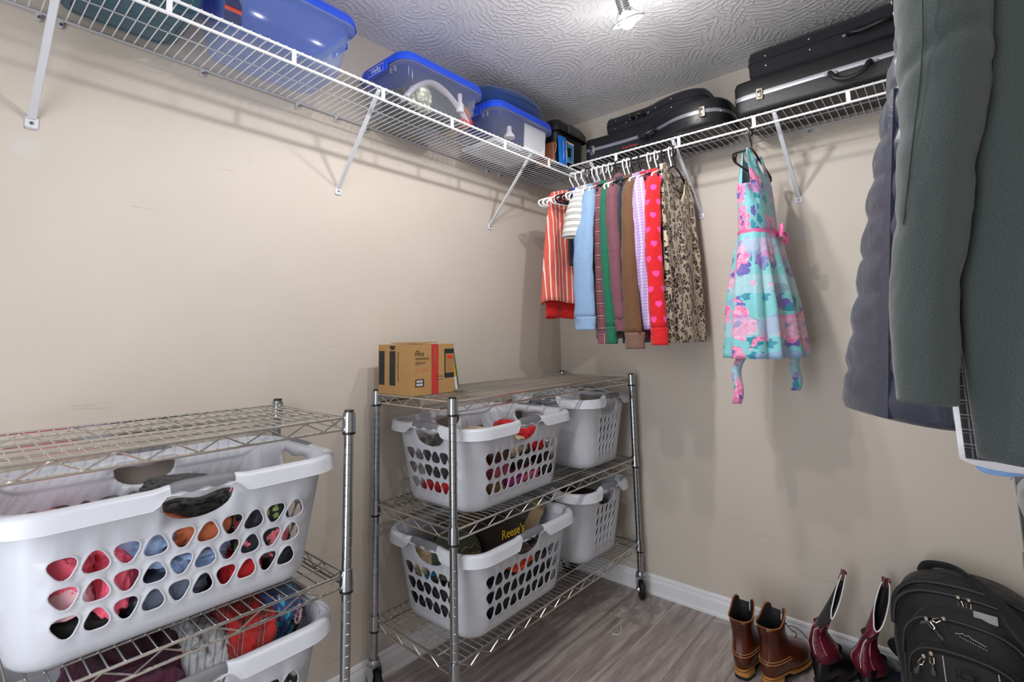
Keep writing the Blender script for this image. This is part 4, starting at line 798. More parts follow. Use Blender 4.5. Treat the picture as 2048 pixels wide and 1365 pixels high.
# materials
g = cloth('red_stripe_cotton', '#cf5a4a'); u, v_, _ = g.sep(g.uv); wob = g.noise(g.uv, 9, 2) * .012; g.color(g.mix(g.band(u + wob, .0235, .0055) * .9, g.base, '#f0d8d2')); M_BLOUSE = g.mat
g = cloth('ivory_black_stripe', '#dcdcd8'); u, v_, _ = g.sep(g.uv); g.color(g.mix(g.m('MAXIMUM', g.band(v_, .028, .0026), g.band(v_, .028, .0026, .24)) * .93, g.base, '#1b1b1f')); M_TEE = g.mat
g = cloth('light_denim', '#86a5ca', .85, .1, 1400, .4); M_DENIM = g.mat
M_PLAID = plaidm('mauve_plaid', '#7d4651', '#d8b9b6', '#512f3a', .052, .0022).mat
g = cloth('green_knit', '#0c664a'); M_GREEN = g.mat; M_MAUVE = cloth('mauve_fleece', '#744653').mat; M_NAVY = cloth('navy_knit', '#20232f').mat; M_BROWN = cloth('brown_fleece', '#66462c').mat; M_DRED = cloth('dark_red_knit', '#a8182a').mat; M_REDT = cloth('red_cotton', '#c51212').mat; M_BLUE = cloth('royal_blue_cotton', '#1636b8').mat; M_DDEN = cloth('dark_denim', '#2f4664').mat
g = cloth('lavender_check', '#b59ad0'); u, v_, _ = g.sep(g.uv); g.color(g.mix(g.m('MAXIMUM', g.band(v_, .0125, .0013), g.band(u, .0095, .0010) * .55) * .9, g.mix(g.band(u, .019, .009) * .35, g.base, '#efe6f5'), '#5b4b86')); M_LAV = g.mat
g = cloth('red_heart_knit', '#d3101c'); u, v_, _ = g.sep(g.uv)
cu_, cv_ = u / .046, v_ / .058; row = g.m('FLOOR', cv_); cu2 = cu_ + row * .5; hx = (g.frac(cu2) - .5) * 4.6; hy = (g.frac(cv_) - .5) * 5.2; q = hx * hx + hy * hy - 1.0; heart = (q * q * q - hx * hx * hy * hy * hy) < 0.0
g.color(g.mix(heart, g.base, '#f0489c')); M_HEART = g.mat
g = cloth('leopard_print', '#e6d6ba', .8); vv = g.n('Mapping', 0, None, Vector=g.uv, Scale=(1.0, .8, 1)); wv_ = g.vm('ADD', vv, g.vm('MULTIPLY', g.noise(vv, 120, 2, out='Color'), (.006, .006, 0)))
d = g.vor(wv_, 50., .85); n2 = g.noise(wv_, 110, 2); n3 = g.noise(wv_, 90, 2); edge = (d > .29) * (d < .52); spot = edge * (n2 > .42); small = (g.vor(g.vm('ADD', wv_, (.37, .11, 0)), 110., 1.) < .24)
lc = g.mix((d < .32) * (n3 > .40), g.base, '#a87a48'); lc = g.mix(g.m('MAXIMUM', spot, small * (d > .5)), lc, '#16110e'); g.color(lc); M_LEO = g.mat
# near sleeve widths are half widths along the rail
Z0 = 1.876
def sl(x0, x1, y0, y1, z1, w0, w1, d0=.026, d1=.020, wm=None):
    rx = [(0, w0 * .7), (.12, w0), (1, w1)] if wm is None else [(0, w0 * .7), (.12, w0), (.62, wm), (1, w1)]
    return [(x0, y0 + .03, Z0 - .003), (lerp(x0, x1, .12), lerp(y0, y1, .3), Z0 - .07), (lerp(x0, x1, .55), y1, lerp(Z0, z1, .5)), (x1, y1 - .002, z1)], rx, [(0, d0 * .6), (.12, d0), (1, d1)]
NEARY = -.515
garment('blouse', 'sleeveless red and white striped blouse at the corner end of the row', 'blouse', .338, M_BLOUSE, 1.385, .165, .205, .235, .022, -.45, folds=(.010, 6, .5), hemw=.010, slope=.25, flare=1.5)
hang('w', 'white hanger of the striped blouse', .338, -.45)
garment('top', 'plain red top hanging behind the striped blouse', 'top', .306, M_REDT, 1.315, .15, .16, .185, .010, -.40, hemw=.006); hang('w', 'white hanger of the plain red top', .306, -.40)
garment('top', 'charcoal sleeveless top next to the red one', 'top', .372, cl['char'], 1.56, .105, .11, .115, .010, -.36); hang('w', 'white hanger of the charcoal top', .372, -.36)
garment('top', 'royal blue top showing below the charcoal one', 'top', .392, M_BLUE, 1.475, .105, .11, .115, .009, -.32); hang('b', 'black hanger of the royal blue top', .392, -.32)
garment('top', 'red tee showing beside the royal blue top', 'top', .410, M_REDT, 1.485, .11, .115, .12, .008, -.27); hang('b', 'black hanger of the red tee', .410, -.27)
garment('tee_shirt', 'ivory tee with black double stripes and short sleeves', 'shirt', .428, M_TEE, 1.50, .145, .15, .155, .008, -.20, near=([(.452, -.47, 1.885), (.450, -.51, 1.83), (.444, -.54, 1.76), (.436, -.55, 1.665)], [(0, .022), (.3, .040), (1, .048)], [(0, .016), (.3, .024), (1, .026)])); hang('w', 'white hanger of the striped tee', .428, -.20)
garment('top', 'white top hanging behind the denim shirt', 'top', .452, cl['white'], 1.50, .135, .14, .145, .008, -.10); hang('w', 'white hanger of the white top', .452, -.10)
garment('shirt', 'light blue denim shirt with long sleeve and buttoned cuff', 'shirt', .482, M_DENIM, 1.26, .175, .18, .185, .010, near=sl(0.504, 0.496, -.50, -.560, 1.305, .028, .044, wm=.043), cuff=.052, collar=.012); hang('w', 'white hanger of the denim shirt', .482, 0)
garment('shirt', 'mauve plaid button shirt beside the denim shirt', 'shirt', .512, M_PLAID, 1.215, .175, .18, .195, .012, near=sl(0.551, 0.548, -.49, -.50, 1.24, .020, .026), cuff=.045); hang('w', 'white hanger of the plaid shirt', .512, 0)
garment('sweater', 'emerald green knit sweater with ribbed cuff', 'sweater', .548, M_GREEN, 1.235, .175, .175, .18, .012, near=sl(0.578, 0.598, -.49, -.525, 1.262, .018, .021), cuff=.068); hang('b', 'black hanger of the green sweater', .548, 0)
garment('hoodie', 'dusty mauve hooded sweatshirt with a rolled collar', 'sweatshirt', .585, M_MAUVE, 1.25, .18, .18, .185, .013, near=sl(0.614, 0.646, -.50, -.53, 1.29, .024, .026), cuff=.045, collar=.026); hang('w', 'white hanger of the mauve hoodie', .585, 0)
garment('top', 'navy knit top between the mauve hoodie and brown sweatshirt', 'top', .626, M_NAVY, 1.22, .18, .18, .185, .011, near=sl(0.658, 0.678, -.49, -.505, 1.24, .018, .022), cuff=.03); hang('b', 'black hanger of the navy top', .626, 0)
garment('jeans', 'dark denim garment whose hem shows between green and brown cuffs', 'jeans', .605, M_DDEN, 1.195, .12, .13, .14, .008); hang('w', 'white hanger of the dark denim garment', .605, 0)
garment('sweatshirt', 'brown fleece sweatshirt with wide ribbed cuff', 'sweatshirt', .662, M_BROWN, 1.215, .18, .18, .19, .013, near=sl(0.696, 0.712, -.50, -.555, 1.235, .022, .036, wm=.027), cuff=.060, cuffm=cloth('brown_rib', '#77594a').mat); hang('b', 'black hanger of the brown sweatshirt', .662, 0)
garment('shirt', 'lavender checked shirt with a billowing sleeve', 'shirt', .703, M_LAV, 1.22, .18, .185, .19, .012, near=sl(0.740, 0.768, -.50, -.535, 1.25, .024, .018, wm=.036), collar=.010); hang('w', 'white hanger of the lavender checked shirt', .703, 0)
garment('cardigan', 'dark red cardigan between the lavender shirt and heart sweater', 'cardigan', .736, M_DRED, 1.21, .18, .18, .185, .011, near=sl(0.770, 0.786, -.49, -.50, 1.24, .016, .02)); hang('w', 'white hanger of the dark red cardigan', .736, 0)
garment('sweater', 'bright red sweater with pink hearts and plain cuff', 'sweater', .768, M_HEART, 1.205, .185, .19, .20, .016, near=sl(0.803, 0.816, -.50, -.560, 1.252, .026, .030, wm=.029), cuff=.062, cuffm=cloth('red_rib', '#d2121c').mat, folds=(.006, 4, 2.)); hang('b', 'black hanger of the heart sweater', .768, 0)
garment('blouse', 'leopard print top with scoop neck at the end of the row', 'blouse', .818, M_LEO, 1.197, .185, .205, .232, .020, .03, folds=(.008, 6, 1.2), df=.14, db=.03, nw=.11, slope=.34); hang('b', 'black hanger of the leopard print top', .818, .03); hang('w', 'empty white hanger behind the leopard print top', .800, 0)
# ------------------------------------------------------------------ floral dress
DR = floral('aqua_floral_satin', '#7cc9cf', '#e0489a', '#f7b9d2', '#6a5bb0', '#2a8fa6', 7.5, .45, 2., .22); u, v_, _ = DR.sep(DR.uv)
lay = DR.noise(DR.uv, 7, 2); srcl = DR.b.inputs['Base Color'].links[0].from_socket; cc = S(DR, srcl); cc = DR.mix((lay > .56) * .55, cc, '#9a8fd0'); sheer = DR.band(v_, .155, .068, .30) * (v_ < -.46); cc = DR.mix(sheer * .38, cc, '#c6ccdd'); DR.color(cc); DR.b.inputs['Sheen Weight'].default_value = .3; M_DRESS = DR.mat
PINKR = mat('pink_satin', '#e56aa2', .35)
drz = -.07; dx = 1.120
t = thing('dress', "aqua girl's dress with pink flowers and tiered skirt on a black hanger", 'dress', (dx, -.306, ROD), drz)
hang('b', 'black hanger holding the floral dress', dx, drz)
def dress_part(name, zk, mtl, z0, z1, nv, nth, neck):
    verts, uv, fs = [], [], []
    for j in range(nv + 1):
        f_ = j / nv
        for i in range(nth):
            a = 2 * pi * i / nth; c, s = cos(a), sin(a); cc_ = math.copysign(abs(c) ** .8, c)
            if neck:
                ya = abs(cc_) * .115; top = z0 - .42 * max(0, .115 - ya if False else 0)
                if ya > .062: top = z0 - .01 * (ya - .062) / .05 - (.14 if ya > .088 else .14 * max(0, (ya - .082) / .006))
                else: top = z0 - .10 * (1 - (ya / .062) ** 2) * (1.0 if s > 0 else .35) - .004
                z = lerp(top, z1, f_)
            else: z = lerp(z0, z1, f_)
            hw_ = interp(-z, zk[0]); th_ = interp(-z, zk[1]); pl_ = interp(-z, zk[2])
            y = cc_ * hw_; x = math.copysign(abs(s) ** .8, s) * th_; n_ = 1 + pl_ * sin(11 * a + 1.) + pl_ * .5 * sin(19 * a)
            x *= n_; y *= 1 + pl_ * .4 * sin(11 * a + 1.)
            if neck and abs(cc_) * .115 > .06: x *= .45 + .55 * min(1, f_ * 2)
            verts.append((x, y, z)); uv.append((a * .13 + .2, z))
    for j in range(nv):
        for i in range(nth): k = (i + 1) % nth; fs.append((j * nth + i, j * nth + k, (j + 1) * nth + k, (j + 1) * nth + i))
    mb = MB(); mb.add(verts, fs, uv); return solid(mb.build(name, mtl, t, True, 80), .0018)
zk = ([(.10, .115), (.24, .118), (.43, .108), (.50, .135), (.70, .180), (.90, .212)], [(.10, .015), (.24, .045), (.43, .056), (.50, .07), (.70, .098), (.90, .112)], [(.10, 0), (.43, 0.0), (.46, .03), (.60, .09), (.90, .10)])
dress_part('bodice', zk, M_DRESS, -.098, -.43, 22, 96, True); dress_part('skirt', zk, M_DRESS, -.425, -.897, 26, 140, False)
MB().loft([[(.0595 * math.copysign(abs(sin(a)) ** .8, sin(a)), .112 * math.copysign(abs(cos(a)) ** .8, cos(a)), z) for a in [2 * pi * k / 48 for k in range(48)]] for z in (-.424, -.440)]).build('waist_ribbon', PINKR, t)
bw = MB(); 
for s in (-1, 1): bw.tube(smooth_path([(.062, -.015, -.432), (.075, .045 + s * .018, -.415 + s * .01), (.072, .045 + s * .032, -.435 - s * .028), (.062, -.015, -.432)], 5), [.003] + [.006] * 13 + [.006, .003][:2], 8, False, True, .4) if False else bw.tube(smooth_path([(.062, .03, -.432), (.080, .03 + s * .022, -.418 - s * .015), (.074, .03 + s * .024, -.458 - s * .012), (.062, .03, -.434)], 5), .0045, 8, False, True, 1.6)
bw.build('bow', PINKR, t)
for y0, x0, ln in ((-.15, -.035, .165), (.10, .085, .13)):
    mb = MB(); R_ = []
    for k in range(18):
        f_ = k / 17; z = lerp(-.80, -.895 - ln, f_); yy = y0 * min(1, .62 + f_ * .75) + .012 * sin(f_ * 5) * (1 if y0 < 0 else .5); xx = x0 - .035 * f_ + .010 * sin(f_ * 9)
        pass
        R_.append([(xx - .015, yy - .006, z), (xx, yy - .003, z), (xx + .015, yy + .006, z)])
    mb.loft(R_, close=False, uv=[(q_[0] * 2, q_[2]) for r_ in R_ for q_ in r_]); solid(mb.build('sash_tail', M_DRESS, t), .0012)
for o_ in list(hproto.values()): bpy.data.objects.remove(o_)
# ------------------------------------------------------------------ coats on the side rail
XR, ROD2 = RX - .306, ZL - DZL; GCO = 'garments on the coat rail'
g = Mat('green_grey_tweed', '#4a5654', .9); g.b.inputs['Sheen Weight'].default_value = .25; v = g.coords('UV'); u, v_, _ = g.sep(v)
tw = g.noise(g.comb(u + v_ * .9, v_ - u * .2), 520, 3, .7); tw2 = g.noise(v, 900, 2); c = g.mix(g.m('MULTIPLY_ADD', tw, 2.4, -.7), '#171d1f', '#535f5e'); c = g.mix(g.m('MULTIPLY_ADD', tw2, 1.6, -.4) * .5, c, '#1f282c'); c = g.mix(g.noise(v, 5, 2) * .3, c, '#3a433d'); g.color(c); g.bump(tw, .5, .0012); TWEED = g.mat
g = Mat('navy_quilt_nylon', '#2a2e3f', .42); g.b.inputs['Sheen Weight'].default_value = .2; nz = g.noise(g.coords('UV'), 22, 3, .5, .8); g.bump(nz, .5, .006); QUILT = g.mat
CHK = plaidm('black_plaid_wool', '#1b1b1e', '#6b6b70', '#0c0c0e', .024, .0022).mat
M_WSH = cloth('white_poplin', '#dfe1e8').mat; M_BSH = cloth('sky_poplin', '#86aee6').mat
hw_ = hanger_mesh(HW, .215); hb_ = hanger_mesh(HB, .215)
def coat_hanger(src, label, y): o = place('clothes_hanger', src.data, None, (XR, y, ROD2), (0, 0, pi / 2)); return tag(o, label, 'hanger', 'hangers on the coat rail')
YC = -1.335
t = thing('coat', 'long grey-green tweed coat with a bent sleeve hanging beside the quilted jacket', 'coat', (XR, YC, ROD2), 0, GCO)
def lx(p): return Vector((p[0] - XR, p[1] - YC, p[2] - ROD2))
mb = body_mb(.215, .185, .178, -.094, 1.035 - ROD2, .055, .07, .03, .01, .34, (.012, 4, .4), 96, 40, flare=1.0); mb.v = [(-y, x, z) for x, y, z in mb.v]; solid(mb.build('body', TWEED, t, True, 80), .003)
def slv(name, pts, rx, ry, par, m, seed, n=48, nv=90):
    solid(sleeve_mb([lx(p) for p in pts], rx, ry, seed, n, nv, .003, .30, [(.40, .05, .10, 2.2), (.47, -.06, .14, 4.4), (.54, .05, .13, 4.6), (.62, -.07, .12, 4.2), (.70, .08, .08, 5.0), (.25, .12, .06, 4.0)]).build(name, m, par, True, 80), .003)
slv('sleeve', [(1.683, YC - .01, 1.885), (1.671, YC - .035, 1.80), (1.662, YC - .05, 1.66), (1.636, YC - .055, 1.48), (1.606, YC - .045, 1.29), (1.594, YC - .04, 1.118)], [(0, .03), (.12, .056), (.4, .057), (.62, .046), (1, .036)], [(0, .03), (.15, .05), (.6, .048), (1, .040)], t, TWEED, 2.2)
slv('sleeve', [(1.975, YC, 1.885), (1.99, YC - .02, 1.80), (2.0, YC - .03, 1.5), (1.99, YC - .03, 1.12)], [(0, .03), (.15, .05), (1, .036)], [(0, .03), (.15, .05), (1, .040)], t, TWEED, 4.2)
MB().tube([lx(p) for p in smooth_path([(1.652, YC - .1045, 1.86), (1.640, YC - .1035, 1.68), (1.610, YC - .1005, 1.50), (1.592, YC - .088, 1.40)], 6)], .0011, 6).build('sleeve_seam', mat('tweed_seam', '#2b3432', .9), t)
for k, dz in enumerate((.02, .045, .07)): MB().lathe([(.0001, -.002), (.008, -.002), (.009, 0), (.007, .002), (.0001, .001)], lx((1.625, YC - .065, 1.135 + dz)), 12, Matrix.Rotation(pi / 2, 4, 'X')).build('cuff_button', mat('coat_button', '#22282a', .4), t) if k < 0 else None
coat_hanger(hb_, 'black hanger of the tweed coat', YC)
# quilted jacket
t = thing('quilted_jacket', 'navy horizontally quilted jacket hanging behind the tweed coat', 'jacket', (XR, -1.05, ROD2), 0, GCO)
def qsec(z):
    f_ = (ROD2 - .11 - z) / (ROD2 - .11 - 1.05); f_ = max(0, min(1, f_)); P0 = [(1.640, -1.085), (1.625, -1.06), (1.640, -1.03), (1.82, -1.02), (2.0, -1.03), (2.01, -1.06), (1.99, -1.085), (1.82, -1.09)]
    P1 = [(1.605, -1.195), (1.430, -.940), (1.520, -.925), (1.80, -.93), (2.03, -.95), (2.05, -1.03), (2.02, -1.09), (1.82, -1.11)]
    e = f_ ** .85; return smooth_path([Vector((lerp(a[0], b[0], e), lerp(a[1], b[1], e), 0)) for a, b in zip(P0, P1)], 9, True)
rings = []; uvs = []; nz_ = 110
for j in range(nz_ + 1):
    z = lerp(ROD2 - .115, 1.052, j / nz_); q = qsec(z); cen = sum(q, Vector()) / len(q); ph = (z - 1.052) / .088; puff = .011 * abs(sin(pi * ph)) ** .55 if z > 1.052 else 0; r_ = []
    for i, p in enumerate(q):
        d_ = (p - cen); d_.z = 0; d_.normalize(); w_ = .006 * noise.noise(Vector((i * .35, z * 30, 2.))) * abs(sin(pi * ph)); r_.append((p.x + d_.x * (puff + w_) - XR, p.y + d_.y * (puff + w_) + 1.05, z - ROD2)); uvs.append((i * .018, z))
    rings.append(r_)
mb = MB(); mb.loft(rings, True, False, True, uvs); solid(mb.build('shell', QUILT, t, True, 80), .003)
for k in range(8):
    z = 1.052 + .088 * k; q = qsec(z); MB().tube([(p.x - XR, p.y + 1.05, z - ROD2) for p in q], .0012, 5, True).build('quilt_seam', mat('navy_thread', '#1b1e2b', .7), t)
def qpt(z, fr):
    q = qsec(z); p = q[int(fr * len(q)) % len(q)]; return p
fz = [lerp(1.055, 1.75, k / 14) for k in range(15)]
mb = MB(); R_ = []
for z in fz:
    q = qsec(z); a, b = q[3], q[4]; n_ = Vector((-(b - a).y, (b - a).x, 0)).normalized() * -1; n_ = n_ if n_.dot(Vector((-.6, -.8, 0))) > 0 else -n_
    R_.append([(p.x + n_.x * s_ - XR, p.y + n_.y * s_ + 1.05, z - ROD2) for p, s_ in ((a, .002), (a, .014), (b, .014), (b, .002))])
mb.loft(R_, True, True); mb.build('placket', QUILT, t)
coat_hanger(hw_, 'white hanger of the quilted jacket', -1.05)
def side_garment(name, label, cat, y, m, zh, hs, hw, hh, th, seed, hemw=0.0):
    t_ = thing(name, label, cat, (XR, y, ROD2), 0, GCO); mb_ = body_mb(hs, hw, hh, -.094, zh - ROD2, th, .07, .04, .02, .36, (.004, 4, seed), 72, 24, hemw=hemw); mb_.v = [(-yy, xx, z) for xx, yy, z in mb_.v]; solid(mb_.build('body', m, t_, True, 80)); return t_
side_garment('jacket', 'black plaid wool garment peeking out under the tweed coat sleeve', 'jacket', -1.262, CHK, 1.017, .20, .196, .192, .012, 1.0); coat_hanger(hb_, 'black hanger of the plaid wool garment', -1.262)
side_garment('shirt', 'white shirt whose edge shows beside the plaid wool garment', 'shirt', -1.215, M_WSH, 1.000, .20, .204, .200, .008, 2.0, .008); coat_hanger(hw_, 'white hanger of the white shirt', -1.215)
side_garment('shirt', 'sky blue shirt whose curved hem shows under the tweed coat', 'shirt', -1.185, M_BSH, .988, .20, .198, .180, .008, 3.0, .010); coat_hanger(hw_, 'white hanger of the sky blue shirt', -1.185)
bpy.data.objects.remove(hw_); bpy.data.objects.remove(hb_)
# ------------------------------------------------------------------ low rack at the side wall
rack('low chrome wire rack under the coats at the side wall', 1.735, 2.085, -1.62, -.388, .832, (.245, .612))
bD = basket('pick', .66, .41, .283); place_basket(bD, 'white laundry basket on the low rack under the coats', 1.909, -.765, .612 + .0078, 0, GB); drop(bD)
# ------------------------------------------------------------------ footwear
g = Mat('brown_leather', '#5a2414', .3); n_ = g.noise(g.coords('Object'), 9, 3); g.color(g.mix(g.m('MULTIPLY_ADD', n_, 1.8, -.4), '#2e0f08', '#6a2c16')); g.b.inputs['Coat Weight'].default_value = .35; g.b.inputs['Coat Roughness'].default_value = .25; g.bump(g.noise(g.coords('Object'), 160, 3), .15, .001); LEA = g.mat
EDGE = mat('tan_leather_edge', '#9c6236', .5); WELT = mat('tan_welt', '#b9803f', .5); SOLE = mat('black_sole', '#1b1a1c', .6); LINE = mat('black_lining', '#151417', .8); LACE = mat('brown_lace', '#2a1913', .7); STI = mat('tan_thread', '#c58f55', .6); EYE = mat('brass_eyelet', '#b89a5a', .3, 1.0)
def foot(yb, yf, wb, wf, z, n=48, sk=0.0, p=2.4):
    out = []
    for k in range(n):
        a = 2 * pi * k / n; c, s = cos(a), sin(a); yy = lerp(yb, yf, (math.copysign(abs(s) ** (2 / p), s) + 1) / 2); f_ = (yy - yb) / (yf - yb); w_ = lerp(wb, wf, min(1, f_ * 1.35)) * (1 - .16 * sin(pi * min(1, f_ * 1.6)) * (1 if z < .07 else 0)); out.append((math.copysign(abs(c) ** (2 / p), c) * w_ + sk * max(0, f_ - .3), yy, z))
    return out
def boot(label, x, y, rz, mir=1):
    t = thing('leather_boot', label, 'boot', (x, y, 0), rz, 'pair of brown lace-up boots')
    sk = .022 * mir
    MB().loft([foot(.004, .275, .032, .045, z, sk=sk) for z in (.0, .008)][:1] + [foot(.004, .085, .034, .034, .012)], True, True) if False else None
    hl = MB(); hl.loft([foot(.0, .082, .034, .033, 0.001), foot(-.001, .084, .035, .034, .012)], True, True); hl.build('heel_lift', SOLE, t)
    hm = MB(); hm.loft([foot(-.001, .084, .035, .034, .0122), foot(-.001, .086, .035, .034, .026)], True, True); hm.build('heel_stack', WELT, t)
    so = MB(); so.loft([foot(.088, .282, .030, .043, .001, sk=sk), foot(.086, .285, .031, .045, .010, sk=sk)], True, True); so.build('outsole', SOLE, t)
    mi = MB(); mi.loft([[(a, b, c if b > .10 else max(c, .0262)) for a, b, c in foot(-.001, .287, .036, .046, .0102, sk=sk)], [(a, b, max(c, .029 if b < .1 else c)) for a, b, c in foot(-.001, .288, .036, .047, .019, sk=sk)]], True, True); mi.build('midsole', SOLE, t)
    we = MB(); we.loft([[(a, b, max(c, .0292 if b < .1 else c)) for a, b, c in foot(-.003, .290, .038, .049, .0192, sk=sk)], [(a, b, max(c, .036 if b < .1 else c)) for a, b, c in foot(-.003, .291, .038, .050, .027, sk=sk)]], True, True); we.build('welt', WELT, t)
    rings = [[(a, b, max(c, .0365 if b < .1 else c)) for a, b, c in foot(.002, .281, .034, .045, .0275, sk=sk)], foot(-.004, .284, .041, .047, .044, sk=sk), foot(-.009, .280, .0435, .046, .062, sk=sk), foot(-.008, .258, .0425, .043, .080, sk=sk * .9), foot(-.002, .215, .038, .041, .098, sk=sk * .7), foot(.004, .172, .0365, .038, .116, sk=sk * .4), foot(.007, .142, .0350, .036, .136), foot(.005, .126, .036, .035, .158), foot(.000, .120, .039, .036, .180)]
    tw_ = foot(-.004, .122, .042, .037, .198); top = []
    for k, (a, b, c) in enumerate(tw_):
        s_ = sin(2 * pi * k / 48); e = max(0, min(1, (s_ + .25) / .95)); e = e * e * (3 - 2 * e); dp = max(0, min(1, (s_ - .86) / .11)); top.append((a * (1 + .10 * e), b, c + .040 * e - .075 * dp))
    up_ = MB().loft(rings + [top]).build('upper', LEA, t, True, 70); solid(up_, .0035)
    up_.modifiers[0].offset = -1
    MB().tube(top, .0022, 6, True).build('top_edge', EDGE, up_)
    ln = MB().loft([[(a * .86, lerp(.06, b, .88), c) for a, b, c in r_] for r_ in (rings[5], rings[7], rings[8], top)], True, False).build('lining', LINE, up_, True, 70)
    tg = MB(); tg.loft([[(a * .55, b_, c) for a in (-.03, -.015, 0, .015, .03)] for b_, c in ((.128, .12), (.108, .165), (.098, .205), (.104, .228))], close=False); solid(tg.build('tongue', LINE, t), .004)
    # counter seam, pull tab, eyelets, laces
    for zz, k_ in ((.0, 1.018), (.45, 1.014)):
        P_ = [(lerp(a[0], b[0], zz) * k_, lerp(a[1], b[1], zz) - (.0008 if lerp(a[1], b[1], zz) < .04 else 0), lerp(a[2], b[2], zz)) for a, b in zip(rings[3], rings[4])]
        P_ = [p for p in P_[24:] + P_[:1] if p[1] < .105]; MB().tube(P_, .0011, 5).build('counter_stitch', STI, up_)
    MB().tube([(a * 1.004, b - .001, .192) for a, b, c in foot(-.002, .122, .0385, .036, .2)[26:47]], .0009, 5).build('collar_stitch', STI, up_)
    for nm, w_, zs in (('pull_tab', .012, (.166, .18, .190, .199)), ('back_strap', .0095, (.09, .105, .12, .135, .15, .168))):
        pf = [(.08, -.008), (.098, -.002), (.116, .004), (.136, .007), (.158, .005), (.18, .0), (.2, -.004)]; Rr = []
        for z_ in zs: yb_ = interp(z_, pf) - (.0032 if nm == 'pull_tab' else .0018); Rr.append([(-w_, yb_ + .004, z_), (-w_, yb_, z_), (w_, yb_, z_), (w_, yb_ + .004, z_)])
        MB().loft(Rr, True, True).build(nm, LEA, up_)
    for s in (-1, 1):
        for zz, yy in ((.224, .113), (.205, .119), (.184, .1205)): MB().lathe([(.0008, -.001), (.003, -.001), (.003, .001), (.0008, .001)], (s * .0265, yy - .006, zz), 8, Matrix.Rotation(pi / 2, 4, 'X')).build('eyelet', EYE, up_)
    MB().tube(smooth_path([(.03, .125, .175), (.05 * mir, .15, .165), (.068 * mir, .19, .12), (.078 * mir, .235, .06), (.082 * mir, .26, .031), (.10 * mir, .27, .003)], 6), .0014, 6).build('lace', LACE, t)
    MB().tube(smooth_path([(-.02, .128, .17), (.0, .16, .16), (.03 * mir, .15, .150), (.05 * mir, .135, .155), (.045 * mir, .14, .135)], 6), .0014, 6).build('lace', LACE, t)
    return t
boot('brown leather lace-up boot standing nearer the wire rack', .972, -.388, .03, 1)
boot('brown leather lace-up boot standing next to the cowboy boots', 1.052, -.372, -.18, 1)
g = Mat('burgundy_leather', '#6a1428', .3); n_ = g.noise(g.coords('Object'), 14, 3); g.color(g.mix(n_, '#3f0a18', '#7a1c36')); g.b.inputs['Coat Weight'].default_value = .1; g.b.inputs['Roughness'].default_value = .38; g.bump(g.noise(g.coords('Object'), 34, 4, .6, .8), .7, .008); BUR = g.mat
BLE = mat('black_boot_leather', '#101116', .25); BSU = cloth('black_suede', '#1c1b1d', .8).mat; PIP = mat('white_piping', '#e6e4e2', .4); PINKS = mat('pink_thread', '#d99aa8', .6)
